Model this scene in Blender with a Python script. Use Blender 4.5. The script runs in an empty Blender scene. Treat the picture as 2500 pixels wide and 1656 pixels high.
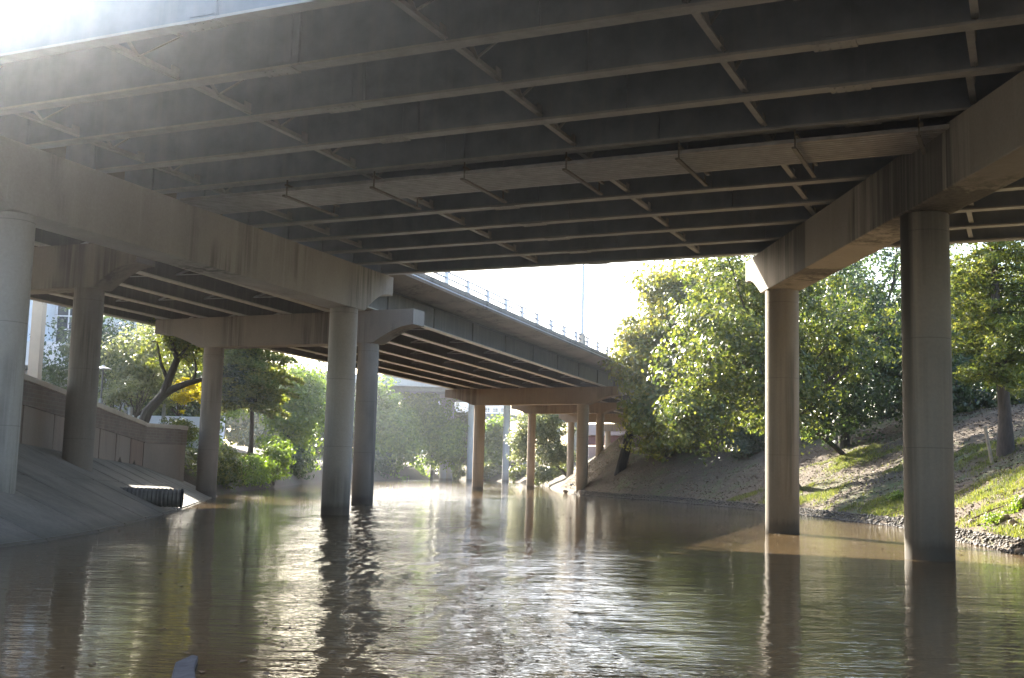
import bpy, math, random
import numpy as np
from mathutils import Vector, Matrix, noise as mnoise

R = math.radians
rng = np.random.default_rng(7)
random.seed(7)
scene = bpy.context.scene
COL = scene.collection

# ------------------------------------------------------------------ camera
F_PX, W_PX, H_PX = 2774.0, 2500.0, 1656.0
CAM_H = 1.65
PITCH = math.atan(F_PX / 23460.0)
ROLL = 0.0266
cam_d = bpy.data.cameras.new("camera")
cam = bpy.data.objects.new("camera", cam_d)
COL.objects.link(cam)
cam_d.sensor_width = 36.0
cam_d.lens = 36.0 * F_PX / W_PX
cam_d.clip_start = 0.1
cam_d.clip_end = 6000
fw = Vector((0, math.cos(PITCH), math.sin(PITCH)))
up0 = Vector((0, -math.sin(PITCH), math.cos(PITCH)))
rt0 = Vector((1, 0, 0))
upv = up0 * math.cos(ROLL) - rt0 * math.sin(ROLL)
rtv = rt0 * math.cos(ROLL) + up0 * math.sin(ROLL)
mw = Matrix((rtv, upv, -fw)).transposed().to_4x4()
mw.translation = (0, 0, CAM_H)
cam.matrix_world = mw
scene.camera = cam

# ------------------------------------------------------------------ light
SUN_AZ, SUN_EL = -28.0, 25.7            # azimuth from +Y towards +X
world = bpy.data.worlds.new("World")
scene.world = world
world.use_nodes = True
wn = world.node_tree.nodes
sky = wn.new("ShaderNodeTexSky")
sky.sky_type = 'NISHITA'
sky.sun_disc = False
sky.sun_elevation = R(SUN_EL)
sky.sun_rotation = R(SUN_AZ)
sky.air_density = 1.0
sky.dust_density = 2.2
sky.ozone_density = 1.0
wn["Background"].inputs["Strength"].default_value = 0.112
world.node_tree.links.new(sky.outputs[0], wn["Background"].inputs[0])
sd = bpy.data.lights.new("sun", 'SUN')
sd.energy = 4.9
sd.angle = R(0.6)
sd.color = (1.0, 0.93, 0.80)
sun = bpy.data.objects.new("sun", sd)
COL.objects.link(sun)
a, e = R(SUN_AZ), R(SUN_EL)
sdir = Vector((math.cos(e) * math.sin(a), math.cos(e) * math.cos(a), math.sin(e)))
sun.rotation_euler = sdir.to_track_quat('Z', 'Y').to_euler()
sun.location = (-60, 100, 80)
vs = scene.view_settings
vs.view_transform = 'Standard'
vs.look = 'None'
vs.gamma = 1.0
vs.exposure = 2.88
scene.cycles.max_bounces = 8
scene.cycles.diffuse_bounces = 5
scene.cycles.glossy_bounces = 4
scene.cycles.transmission_bounces = 4
scene.cycles.sample_clamp_indirect = 8

# ------------------------------------------------------------------ helpers
def P(x, y, z=0.0):
    return Vector((x, y, z))

def rot2(az):
    """unit vectors of a line at azimuth az (deg from +Y to +X) and of its right-hand normal"""
    s, c = math.sin(R(az)), math.cos(R(az))
    return Vector((s, c, 0)), Vector((c, -s, 0))

ORG = {}

def set_props(o, label=None, cat=None, group=None, kind=None):
    if label: o["label"] = label
    if cat: o["category"] = cat
    if group: o["group"] = group
    if kind: o["kind"] = kind
    return o

def thing(name, loc, label, cat, group=None):
    o = bpy.data.objects.new(name, None)
    o.empty_display_size = 0.3
    o.location = loc
    COL.objects.link(o)
    ORG[o.name] = Vector(loc)
    return set_props(o, label, cat, group)

def copy_tree(o, parent=None):
    c = o.copy()
    COL.objects.link(c)
    if parent is not None:
        c.parent = parent
    for ch in list(o.children):
        copy_tree(ch, c)
    return c

class MB:
    """collects faces, then links them as one mesh object (world coordinates in)"""
    def __init__(self):
        self.v, self.f = [], []
    def add(self, verts, faces):
        b = len(self.v)
        self.v += [tuple(p) for p in verts]
        self.f += [tuple(b + i for i in q) for q in faces]
        return self
    def box(self, c, ux, uy, uz, sx, sy, sz):
        """centre, three unit axes, three full sizes"""
        c = Vector(c); ux = Vector(ux) * sx / 2; uy = Vector(uy) * sy / 2; uz = Vector(uz) * sz / 2
        vs_ = [c + i * ux + j * uy + k * uz for k in (-1, 1) for j in (-1, 1) for i in (-1, 1)]
        return self.add(vs_, [(0, 2, 3, 1), (4, 5, 7, 6), (0, 1, 5, 4), (2, 6, 7, 3), (0, 4, 6, 2), (1, 3, 7, 5)])
    def abox(self, x0, x1, y0, y1, z0, z1):
        return self.box(((x0 + x1) / 2, (y0 + y1) / 2, (z0 + z1) / 2), (1, 0, 0), (0, 1, 0), (0, 0, 1), x1 - x0, y1 - y0, z1 - z0)
    def bar(self, a_, b_, w, h, side=None):
        """rectangular bar from a to b, w sideways, h in the other direction"""
        a_, b_ = Vector(a_), Vector(b_)
        d = (b_ - a_); L = d.length; d.normalize()
        if side is None:
            side = d.cross(Vector((0, 0, 1)))
            if side.length < 1e-3: side = Vector((1, 0, 0))
        side = Vector(side).normalized()
        upd = side.cross(d)
        return self.box((a_ + b_) / 2, d, side, upd, L, w, h)
    def prism(self, pts, d):
        """polygon pts (3D) swept by vector d"""
        n = len(pts); d = Vector(d)
        vs_ = [Vector(p) for p in pts] + [Vector(p) + d for p in pts]
        fs = [tuple(range(n))[::-1], tuple(range(n, 2 * n))]
        fs += [(i, (i + 1) % n, n + (i + 1) % n, n + i) for i in range(n)]
        return self.add(vs_, fs)
    def tube(self, pts, rad, seg=8, caps=True):
        pts = [Vector(p) for p in pts]
        if not hasattr(rad, '__len__'): rad = [rad] * len(pts)
        rings = []
        ref = None
        for i, p in enumerate(pts):
            t = (pts[min(i + 1, len(pts) - 1)] - pts[max(i - 1, 0)]).normalized()
            if ref is None:
                ref = t.orthogonal().normalized()
            ref = (ref - t * ref.dot(t))
            if ref.length < 1e-4: ref = t.orthogonal()
            ref.normalize()
            bi = t.cross(ref)
            rings.append([p + (ref * math.cos(2 * math.pi * k / seg) + bi * math.sin(2 * math.pi * k / seg)) * rad[i] for k in range(seg)])
        vs_ = [q for r_ in rings for q in r_]
        fs = []
        for i in range(len(pts) - 1):
            for k in range(seg):
                a0 = i * seg + k; a1 = i * seg + (k + 1) % seg
                fs.append((a0, a1, a1 + seg, a0 + seg))
        if caps:
            fs.append(tuple(range(seg))[::-1])
            fs.append(tuple(range((len(pts) - 1) * seg, len(pts) * seg)))
        return self.add(vs_, fs)
    def lathe(self, c, prof, seg=24):
        """prof: list of (radius, z) from the base centre c, closed with caps"""
        c = Vector(c)
        vs_ = [c + Vector((r_ * math.cos(2 * math.pi * k / seg), r_ * math.sin(2 * math.pi * k / seg), z)) for r_, z in prof for k in range(seg)]
        fs = []
        for i in range(len(prof) - 1):
            for k in range(seg):
                a0 = i * seg + k; a1 = i * seg + (k + 1) % seg
                fs.append((a0, a1, a1 + seg, a0 + seg))
        fs.append(tuple(range(seg))[::-1])
        fs.append(tuple(range((len(prof) - 1) * seg, len(prof) * seg)))
        return self.add(vs_, fs)
    def build(self, name, mat, parent=None, smooth=False, bevel=0.0):
        org = Vector((0, 0, 0))
        if parent is not None:
            p = parent
            while p.parent: p = p.parent
            org = ORG[p.name]
        me = bpy.data.meshes.new(name)
        me.from_pydata([(x - org.x, y - org.y, z - org.z) for x, y, z in self.v], [], self.f)
        me.materials.append(mat)
        if smooth:
            for p_ in me.polygons: p_.use_smooth = True
            try: me.set_sharp_from_angle(angle=R(40))
            except Exception: pass
        me.update()
        o = bpy.data.objects.new(name, me)
        COL.objects.link(o)
        if parent is not None: o.parent = parent
        else: ORG[o.name] = org
        if bevel:
            m = o.modifiers.new("bevel", 'BEVEL'); m.width = bevel; m.segments = 2; m.limit_method = 'ANGLE'; m.angle_limit = R(50)
        return o

def np_mesh(name, verts, quads, mat, parent=None, smooth=False):
    """fast quad mesh from numpy arrays (world coordinates)"""
    org = np.zeros(3)
    if parent is not None:
        p = parent
        while p.parent: p = p.parent
        org = np.array(ORG[p.name])
    me = bpy.data.meshes.new(name)
    n, k = len(verts), quads.shape[1]
    me.vertices.add(n)
    me.vertices.foreach_set("co", (np.asarray(verts) - org).astype(np.float32).ravel())
    m = len(quads)
    me.loops.add(m * k)
    me.loops.foreach_set("vertex_index", quads.astype(np.int32).ravel())
    me.polygons.add(m)
    me.polygons.foreach_set("loop_start", np.arange(0, m * k, k, dtype=np.int32))
    me.polygons.foreach_set("loop_total", np.full(m, k, dtype=np.int32))
    if smooth:
        me.polygons.foreach_set("use_smooth", np.ones(m, dtype=bool))
    me.materials.append(mat)
    me.update(calc_edges=True)
    o = bpy.data.objects.new(name, me)
    COL.objects.link(o)
    if parent is not None: o.parent = parent
    else: ORG[o.name] = Vector((0, 0, 0))
    return o

# ------------------------------------------------------------------ materials
class NT:
    def __init__(self, name):
        self.m = bpy.data.materials.new(name); self.m.use_nodes = True
        self.t = self.m.node_tree; self.n = self.t.nodes; self.l = self.t.links
        self.b = self.n["Principled BSDF"]
    def new(self, k): return self.n.new(k)
    def link(self, a_, b_): self.l.new(a_, b_)
    def pos(self): return self.new("ShaderNodeNewGeometry").outputs["Position"]
    def mapped(self, scale, src=None, rotz=0.0, loc=(0, 0, 0)):
        mp = self.new("ShaderNodeMapping"); mp.inputs["Scale"].default_value = scale
        mp.inputs["Rotation"].default_value = (0, 0, rotz); mp.inputs["Location"].default_value = loc
        self.link(src if src is not None else self.pos(), mp.inputs["Vector"])
        return mp.outputs[0]
    def noise(self, vec, scale, detail=4, rough=0.55, dist=0.0):
        t = self.new("ShaderNodeTexNoise"); t.inputs["Scale"].default_value = scale
        t.inputs["Detail"].default_value = detail; t.inputs["Roughness"].default_value = rough
        t.inputs["Distortion"].default_value = dist
        self.link(vec, t.inputs["Vector"]); return t.outputs["Fac"]
    def ramp(self, fac, stops):
        r_ = self.new("ShaderNodeValToRGB"); cr = r_.color_ramp
        while len(cr.elements) < len(stops): cr.elements.new(0.5)
        for el, (p, c) in zip(cr.elements, stops):
            el.position = p; el.color = (*c, 1) if len(c) == 3 else c
        self.link(fac, r_.inputs[0]); return r_.outputs[0]
    def mix(self, fac, a_, b_, mode='MIX'):
        m = self.new("ShaderNodeMix"); m.data_type = 'RGBA'; m.blend_type = mode
        for sock, val in ((m.inputs[0], fac), (m.inputs[6], a_), (m.inputs[7], b_)):
            if isinstance(val, (int, float)): sock.default_value = val
            elif isinstance(val, tuple): sock.default_value = (*val, 1)
            else: self.link(val, sock)
        return m.outputs[2]
    def math(self, op, a_, b_=0.0):
        m = self.new("ShaderNodeMath"); m.operation = op
        for sock, val in ((m.inputs[0], a_), (m.inputs[1], b_)):
            if isinstance(val, (int, float)): sock.default_value = val
            else: self.link(val, sock)
        return m.outputs[0]
    def bump(self, h, strength=0.3, dist=0.02, normal=None):
        b = self.new("ShaderNodeBump"); b.inputs["Strength"].default_value = strength
        b.inputs["Distance"].default_value = dist
        self.link(h, b.inputs["Height"])
        if normal is not None: self.link(normal, b.inputs["Normal"])
        return b.outputs[0]
    def color(self, c): 
        if isinstance(c, tuple): self.b.inputs["Base Color"].default_value = (*c, 1)
        else: self.link(c, self.b.inputs["Base Color"])
        return self
    def set(self, **kw):
        for k, v in kw.items(): self.b.inputs[k.replace("_", " ")].default_value = v
        return self

def mat_concrete(name, base, dark, stain=0.5, wet=True, streak=1.0, bands=(), runoff=None):
    t = NT(name); p = t.pos()
    big = t.noise(t.mapped((1, 1, 0.55), p), 0.45, 5, 0.6)
    fine = t.noise(p, 14, 6, 0.65)
    st = t.noise(t.mapped((3.2, 3.2, 0.10), p), 1.0, 6, 0.62)
    st2 = t.noise(t.mapped((9.0, 9.0, 0.22), p), 1.0, 4, 0.6)
    b1 = t.ramp(big, [(0.3, tuple(c * 0.86 for c in base)), (0.7, tuple(min(1, c * 1.10) for c in base))])
    f1 = t.ramp(fine, [(0.25, (0.90, 0.90, 0.90)), (0.75, (1.06, 1.06, 1.06))])
    col = t.mix(1.0, b1, f1, 'MULTIPLY')
    msk = t.noise(t.mapped((1, 1, 0.5), p, loc=(7, 3, 0)), 0.42, 3, 0.5)
    mm = t.ramp(msk, [(0.48, (0, 0, 0)), (0.62, (1, 1, 1))])
    sm = t.ramp(t.math('MULTIPLY', st, t.math('ADD', 0.55, t.math('MULTIPLY', st2, 0.9))), [(0.40, (0, 0, 0)), (0.62, (1, 1, 1))])
    s = t.math('MULTIPLY', t.math('MULTIPLY', mm, sm), stain)
    col = t.mix(s, col, dark)
    if bands or runoff:
        sp = t.new("ShaderNodeSeparateXYZ"); t.link(p, sp.inputs[0])
        jag = t.math('MULTIPLY', t.math('SUBTRACT', st, 0.5), 1.6)
    for y0, y1, k in bands:               # rain runoff below the deck joints
        dd = t.math('ADD', t.math('DIVIDE', t.math('ABSOLUTE', t.math('SUBTRACT', sp.outputs[1], (y0 + y1) / 2)), (y1 - y0) / 2), t.math('MULTIPLY', jag, 0.9))
        bm_ = t.ramp(dd, [(0.80, (1, 1, 1)), (1.0, (0, 0, 0))])
        col = t.mix(t.math('MULTIPLY', bm_, t.math('MULTIPLY', k, t.math('ADD', 0.45, t.math('MULTIPLY', st2, 0.75)))), col, dark)
    if runoff:                            # a black run of damp down one side of a round column
        cx, cy, az, width = runoff
        ang = t.math('ARCTAN2', t.math('SUBTRACT', sp.outputs[0], cx), t.math('SUBTRACT', sp.outputs[1], cy))
        da = t.math('ABSOLUTE', t.math('ADD', t.math('SUBTRACT', ang, R(az)), t.math('MULTIPLY', jag, 0.5)))
        rm = t.ramp(t.math('DIVIDE', da, R(width)), [(0.45, (1, 1, 1)), (1.0, (0, 0, 0))])
        fz = t.ramp(t.math('DIVIDE', sp.outputs[2], 8.0), [(0.15, (0.25, 0.25, 0.25)), (0.75, (1, 1, 1))])
        col = t.mix(t.math('MULTIPLY', t.math('MULTIPLY', rm, fz), 0.97), col, dark)
    lt = t.ramp(st, [(0.30, (1, 1, 1)), (0.42, (0, 0, 0))])
    col = t.mix(t.math('MULTIPLY', lt, 0.22 * streak), col, tuple(min(0.8, c * 1.45) for c in base))
    if wet:
        sep = t.new("ShaderNodeSeparateXYZ"); t.link(p, sep.inputs[0])
        zz = t.math('ADD', sep.outputs[2], t.math('MULTIPLY', st2, 0.35))
        seam = t.math('LESS_THAN', t.math('FRACT', t.math('DIVIDE', sep.outputs[2], 2.44)), 0.008)
        col = t.mix(t.math('MULTIPLY', seam, 0.35), col, dark)
        w = t.ramp(t.math('MULTIPLY', zz, 0.5), [(0.22, (1, 1, 1)), (0.32, (0.55, 0.55, 0.55)), (0.6, (0.30, 0.30, 0.30)), (1.0, (0, 0, 0))])
        col = t.mix(t.math('MULTIPLY', w, 0.8), col, (0.055, 0.047, 0.036))
    t.color(col).set(Roughness=0.88)
    pits = t.noise(p, 38, 3, 0.6)
    h = t.math('ADD', t.math('MULTIPLY', fine, 0.7), t.math('MULTIPLY', pits, 0.3))
    t.link(t.bump(h, 0.35, 0.012), t.b.inputs["Normal"])
    return t.m

def mat_plain(name, c, rough=0.6, metal=0.0, var=0.25, scale=6.0, bump=0.0):
    t = NT(name); p = t.pos()
    nz = t.noise(p, scale, 5, 0.6)
    col = t.ramp(nz, [(0.3, tuple(x * (1 - var) for x in c)), (0.7, tuple(min(1, x * (1 + var)) for x in c))])
    t.color(col).set(Roughness=rough, Metallic=metal)
    if bump: t.link(t.bump(nz, bump, 0.02), t.b.inputs["Normal"])
    return t.m

def mat_steel(name, c, dust):
    t = NT(name); p = t.pos()
    nz = t.noise(p, 1.3, 6, 0.6)
    st = t.noise(t.mapped((2.5, 2.5, 0.2), p), 1.6, 5, 0.6)
    col = t.ramp(nz, [(0.3, tuple(x * 0.8 for x in c)), (0.7, tuple(x * 1.2 for x in c))])
    sm = t.ramp(st, [(0.5, (0, 0, 0)), (0.75, (1, 1, 1))])
    col = t.mix(t.math('MULTIPLY', sm, 0.5), col, dust)
    t.color(col).set(Roughness=0.55)
    return t.m

def mat_leaf(name, stops, trans, tw=0.4, rough=0.45):
    t = NT(name)
    g = t.new("ShaderNodeNewGeometry")
    big = t.noise(g.outputs["Position"], 0.35, 3, 0.5)
    f = t.math('ADD', t.math('MULTIPLY', g.outputs["Random Per Island"], 0.62), t.math('MULTIPLY', big, 0.42))
    col = t.ramp(f, stops)
    t.color(col).set(Roughness=rough)
    t.b.inputs["Specular IOR Level"].default_value = 0.5
    tr = t.new("ShaderNodeBsdfTranslucent")
    tc = t.mix(1.0, col, trans, 'MULTIPLY')
    t.link(tc, tr.inputs[0])
    ms = t.new("ShaderNodeMixShader"); ms.inputs[0].default_value = tw
    t.link(t.b.outputs[0], ms.inputs[1]); t.link(tr.outputs[0], ms.inputs[2])
    t.link(ms.outputs[0], t.n["Material Output"].inputs[0])
    return t.m

def mat_bark(name, c):
    t = NT(name); p = t.pos()
    nz = t.noise(t.mapped((6, 6, 1.1), p), 2.2, 6, 0.65)
    t.color(t.ramp(nz, [(0.3, tuple(x * 0.55 for x in c)), (0.7, tuple(x * 1.3 for x in c))])).set(Roughness=0.95)
    t.link(t.bump(nz, 0.8, 0.04), t.b.inputs["Normal"])
    return t.m

M = {}
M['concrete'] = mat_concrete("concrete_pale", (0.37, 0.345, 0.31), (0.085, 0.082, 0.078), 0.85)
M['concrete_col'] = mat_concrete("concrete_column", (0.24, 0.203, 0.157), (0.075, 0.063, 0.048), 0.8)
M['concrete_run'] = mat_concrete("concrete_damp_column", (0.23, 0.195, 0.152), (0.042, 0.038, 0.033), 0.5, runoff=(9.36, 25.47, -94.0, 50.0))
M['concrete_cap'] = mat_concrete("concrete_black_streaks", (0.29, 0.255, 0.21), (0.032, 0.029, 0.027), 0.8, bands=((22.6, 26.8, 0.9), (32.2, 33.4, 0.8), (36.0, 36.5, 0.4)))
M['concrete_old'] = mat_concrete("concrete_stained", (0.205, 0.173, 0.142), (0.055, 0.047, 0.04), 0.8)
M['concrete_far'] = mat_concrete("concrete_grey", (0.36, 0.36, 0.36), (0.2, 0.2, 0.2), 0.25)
M['concrete_sun_tint'] = mat_concrete("concrete_sun_tinted", (0.34, 0.262, 0.185), (0.11, 0.08, 0.055), 0.5)  # sunlit warmth mixed into the column colour of the far bents
M['cap_sun_tint'] = mat_concrete("cap_concrete_sun_tinted", (0.25, 0.192, 0.14), (0.075, 0.055, 0.04), 0.7, wet=False)  # same sunlit warmth in the colour of their cap beams
M['slab'] = mat_concrete("deck_concrete", (0.30, 0.28, 0.25), (0.12, 0.11, 0.10), 0.4, wet=False)
M['girder'] = mat_steel("girder_paint", (0.185, 0.205, 0.235), (0.24, 0.245, 0.25))
M['flange'] = mat_steel("flange_bounce_paint", (0.28, 0.275, 0.265), (0.37, 0.35, 0.32))  # lighter than the webs: light bounced off the water, put into the colour
M['brown_girder'] = mat_steel("weathered_girder", (0.085, 0.073, 0.064), (0.19, 0.16, 0.125))
M['bounce_lit_flange'] = mat_steel("bounce_lit_flange", (0.36, 0.33, 0.27), (0.22, 0.19, 0.15))  # cream tone holds the sunlit bounce from the water below
M['tray'] = mat_plain("galvanised_sheet", (0.25, 0.24, 0.235), 0.5, 0.25, 0.2, 3)
M['hanger'] = mat_plain("hanger_steel", (0.13, 0.115, 0.10), 0.6, 0.2)
M['white_steel'] = mat_plain("white_rail_paint", (0.62, 0.62, 0.66), 0.45, 0.0, 0.1)
M['rail'] = mat_plain("rail_paint", (0.30, 0.32, 0.38), 0.45, 0.1, 0.1)
M['pole'] = mat_plain("galvanised_pole", (0.45, 0.46, 0.50), 0.4, 0.5, 0.1)
M['lamp_dark'] = mat_plain("dark_lamp_paint", (0.10, 0.10, 0.11), 0.45, 0.2)
M['bark'] = mat_bark("bark", (0.075, 0.058, 0.045))
M['bark_dark'] = mat_bark("bark_dark", (0.04, 0.034, 0.028))
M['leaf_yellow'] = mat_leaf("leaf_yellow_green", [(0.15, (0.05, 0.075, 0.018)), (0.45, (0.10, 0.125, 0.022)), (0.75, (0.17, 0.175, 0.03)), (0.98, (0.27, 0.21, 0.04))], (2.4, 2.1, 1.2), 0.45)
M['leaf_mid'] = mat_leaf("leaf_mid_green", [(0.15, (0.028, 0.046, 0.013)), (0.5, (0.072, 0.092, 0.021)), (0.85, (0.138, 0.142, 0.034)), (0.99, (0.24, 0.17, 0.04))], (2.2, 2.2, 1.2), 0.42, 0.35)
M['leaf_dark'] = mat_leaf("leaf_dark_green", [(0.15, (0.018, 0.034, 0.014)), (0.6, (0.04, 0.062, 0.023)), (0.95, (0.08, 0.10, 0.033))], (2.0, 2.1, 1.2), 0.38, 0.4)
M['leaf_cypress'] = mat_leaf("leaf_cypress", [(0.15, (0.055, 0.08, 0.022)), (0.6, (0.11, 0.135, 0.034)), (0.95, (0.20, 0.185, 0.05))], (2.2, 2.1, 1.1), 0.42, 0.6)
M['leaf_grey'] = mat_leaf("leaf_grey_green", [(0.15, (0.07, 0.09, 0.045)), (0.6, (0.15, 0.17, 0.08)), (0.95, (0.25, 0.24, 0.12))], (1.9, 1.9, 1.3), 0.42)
M['leaf_backlit'] = mat_leaf("leaf_backlit", [(0.15, (0.20, 0.18, 0.02)), (0.6, (0.38, 0.33, 0.03)), (0.95, (0.50, 0.42, 0.05))], (1.9, 1.9, 1.0), 0.6)  # gold of the backlight put into the leaf colour
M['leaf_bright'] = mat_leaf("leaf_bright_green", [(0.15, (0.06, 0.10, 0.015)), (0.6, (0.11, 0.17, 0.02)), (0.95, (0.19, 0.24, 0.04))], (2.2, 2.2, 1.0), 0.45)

# ---- water
def mat_water():
    t = NT("muddy_water"); p = t.pos()
    sil = t.noise(p, 0.12, 3, 0.5)
    t.color(t.ramp(sil, [(0.3, (0.112, 0.076, 0.039)), (0.7, (0.142, 0.098, 0.051))]))
    t.set(Roughness=0.035, IOR=1.333)
    calm = t.ramp(t.noise(t.mapped((1, 0.55, 1), p), 0.10, 3, 0.5, 0.6), [(0.36, (0.35, 0.35, 0.35)), (0.62, (1, 1, 1))])
    n1 = t.noise(t.mapped((0.75, 1.8, 1), p, R(9)), 1.25, 3, 0.5, 0.4)
    n2 = t.noise(t.mapped((0.6, 2.4, 1), p, R(-7)), 3.2, 3, 0.55, 0.5)
    n3 = t.noise(t.mapped((0.7, 2.3, 1), p, R(12)), 9.0, 2, 0.5, 0.2)
    n0 = t.noise(t.mapped((0.36, 0.85, 1), p, R(6)), 0.9, 3, 0.55, 0.3)
    h = t.math('ADD', t.math('ADD', t.math('MULTIPLY', n1, 0.022), t.math('MULTIPLY', n2, 0.016)), t.math('ADD', t.math('MULTIPLY', n3, 0.0052), t.math('MULTIPLY', n0, 0.05)))
    # a ruffled current lane runs down from the mid river columns past the viewpoint
    sep = t.new("ShaderNodeSeparateXYZ"); t.link(p, sep.inputs[0])
    wob = t.math('MULTIPLY', t.noise(p, 0.25, 3, 0.5), 2.2)
    xc = t.math('SUBTRACT', 5.4, t.math('ADD', wob, t.math('MULTIPLY', t.math('SQRT', t.math('MAXIMUM', sep.outputs[1], 0.0)), 1.25)))
    dx = t.math('DIVIDE', t.math('SUBTRACT', sep.outputs[0], xc), t.math('ADD', 1.2, t.math('MULTIPLY', sep.outputs[1], 0.028)))
    lane = t.math('POWER', 2.718, t.math('MULTIPLY', t.math('MULTIPLY', dx, dx), -1.0))
    brk = t.ramp(t.noise(t.mapped((0.6, 0.25, 1), p), 0.9, 3, 0.6), [(0.35, (0.1, 0.1, 0.1)), (0.6, (1, 1, 1))])
    amp = t.math('ADD', t.math('MULTIPLY', calm, 0.6), t.math('MULTIPLY', t.math('MULTIPLY', lane, brk), 2.3))
    h = t.math('MULTIPLY', h, amp)
    t.link(t.bump(h, 1.0, 1.0), t.b.inputs["Normal"])
    return t.m
M['water'] = mat_water()

def mat_ground():
    t = NT("bank_soil"); p = t.pos()
    big = t.noise(p, 0.30, 5, 0.6, 0.4)
    mid = t.noise(p, 1.6, 6, 0.65, 0.3)
    fine = t.noise(p, 12, 5, 0.7)
    soil = t.ramp(fine, [(0.25, (0.038, 0.027, 0.018)), (0.55, (0.085, 0.061, 0.040)), (0.8, (0.15, 0.11, 0.072))])
    grass = t.ramp(fine, [(0.25, (0.035, 0.05, 0.015)), (0.6, (0.08, 0.10, 0.028)), (0.85, (0.14, 0.15, 0.05))])
    gm = t.ramp(t.math('ADD', t.math('MULTIPLY', big, 0.6), t.math('MULTIPLY', mid, 0.5)), [(0.56, (0, 0, 0)), (0.70, (1, 1, 1))])
    col = t.mix(gm, soil, grass)
    t.color(col).set(Roughness=0.97)
    h = t.math('ADD', t.math('MULTIPLY', mid, 0.6), t.math('MULTIPLY', fine, 0.4))
    t.link(t.bump(h, 0.9, 0.12), t.b.inputs["Normal"])
    return t.m
M['ground'] = mat_ground()

def mat_paving():
    t = NT("slope_concrete"); p = t.pos()
    big = t.noise(p, 0.5, 5, 0.6, 0.3)
    fine = t.noise(p, 9, 5, 0.65)
    st = t.noise(t.mapped((0.35, 2.2, 1), p), 1.0, 5, 0.6)
    col = t.ramp(big, [(0.3, (0.15, 0.132, 0.112)), (0.7, (0.26, 0.235, 0.20))])
    col = t.mix(1.0, col, t.ramp(fine, [(0.25, (0.78, 0.78, 0.78)), (0.75, (1.1, 1.1, 1.1))]), 'MULTIPLY')
    col = t.mix(t.math('MULTIPLY', t.ramp(st, [(0.5, (0, 0, 0)), (0.7, (1, 1, 1))]), 0.28), col, (0.10, 0.09, 0.075))
    sep = t.new("ShaderNodeSeparateXYZ"); t.link(p, sep.inputs[0])
    w = t.ramp(t.math('ADD', sep.outputs[2], t.math('MULTIPLY', fine, 0.1)), [(0.10, (1, 1, 1)), (0.28, (0, 0, 0))])
    col = t.mix(t.math('MULTIPLY', w, 0.6), col, (0.10, 0.085, 0.065))
    t.color(col).set(Roughness=0.9)
    t.link(t.bump(fine, 0.3, 0.015), t.b.inputs["Normal"])
    return t.m
M['paving'] = mat_paving()

def mat_brick():
    t = NT("brown_brick"); p = t.pos()
    br = t.new("ShaderNodeTexBrick")
    sep = t.new("ShaderNodeSeparateXYZ"); t.link(p, sep.inputs[0])
    cb = t.new("ShaderNodeCombineXYZ"); t.link(sep.outputs[1], cb.inputs[0]); t.link(sep.outputs[2], cb.inputs[1])
    t.link(cb.outputs[0], br.inputs["Vector"])
    br.inputs["Scale"].default_value = 1.0
    br.inputs["Brick Width"].default_value = 0.40; br.inputs["Row Height"].default_value = 0.14
    br.inputs["Mortar Size"].default_value = 0.012
    br.inputs["Color1"].default_value = (0.145, 0.108, 0.088, 1); br.inputs["Color2"].default_value = (0.18, 0.132, 0.107, 1)
    br.inputs["Mortar"].default_value = (0.19, 0.165, 0.14, 1)
    nz = t.noise(p, 1.2, 4, 0.6)
    t.color(t.mix(1.0, br.outputs[0], t.ramp(nz, [(0.3, (0.75, 0.75, 0.75)), (0.7, (1.1, 1.1, 1.1))]), 'MULTIPLY')).set(Roughness=0.9)
    return t.m
M['brick'] = mat_brick()
M['panel'] = mat_concrete("brown_panel", (0.24, 0.188, 0.155), (0.12, 0.09, 0.075), 0.4, wet=False)
M['panel_red'] = mat_concrete("red_panel", (0.235, 0.16, 0.125), (0.10, 0.06, 0.05), 0.5, wet=False)
M['coping'] = mat_concrete("coping_stone", (0.46, 0.40, 0.33), (0.25, 0.21, 0.17), 0.3, wet=False)
M['white_wall'] = mat_plain("white_render", (0.68, 0.68, 0.70), 0.8, 0, 0.08, 0.8)
M['grey_wall'] = mat_plain("grey_render", (0.40, 0.40, 0.43), 0.85, 0, 0.12, 0.7)
M['tan_wall'] = mat_plain("tan_render", (0.50, 0.38, 0.27), 0.8, 0, 0.08, 0.8)
M['glass'] = NT("dark_glass").color((0.03, 0.035, 0.045)).set(Roughness=0.08).m
M['pipe'] = mat_plain("corrugated_pipe", (0.16, 0.155, 0.15), 0.5, 0.35, 0.3, 5)
M['rock'] = mat_plain("bank_rock", (0.29, 0.235, 0.18), 0.92, 0, 0.35, 4, 0.5)
M['gravel'] = mat_plain("wet_gravel", (0.07, 0.058, 0.046), 0.7, 0, 0.5, 9, 0.5)
M['straw'] = mat_plain("dry_litter", (0.14, 0.102, 0.066), 0.9, 0, 0.35, 3)
M['wood'] = mat_plain("weathered_wood", (0.30, 0.245, 0.18), 0.9, 0, 0.3, 8, 0.4)
M['board'] = mat_plain("grey_board", (0.075, 0.075, 0.085), 1.0, 0, 0.3, 8, 0.2)
M['plastic'] = mat_plain("white_plastic", (0.75, 0.77, 0.82), 0.4, 0, 0.05, 3)
M['rubber'] = mat_plain("black_rubber", (0.02, 0.02, 0.02), 0.8)
M['red_steel'] = mat_steel("dark_red_steel", (0.16, 0.05, 0.05), (0.2, 0.08, 0.07))
M['pink_wall'] = mat_concrete("pink_concrete", (0.42, 0.34, 0.32), (0.3, 0.24, 0.22), 0.3, wet=False)

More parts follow.
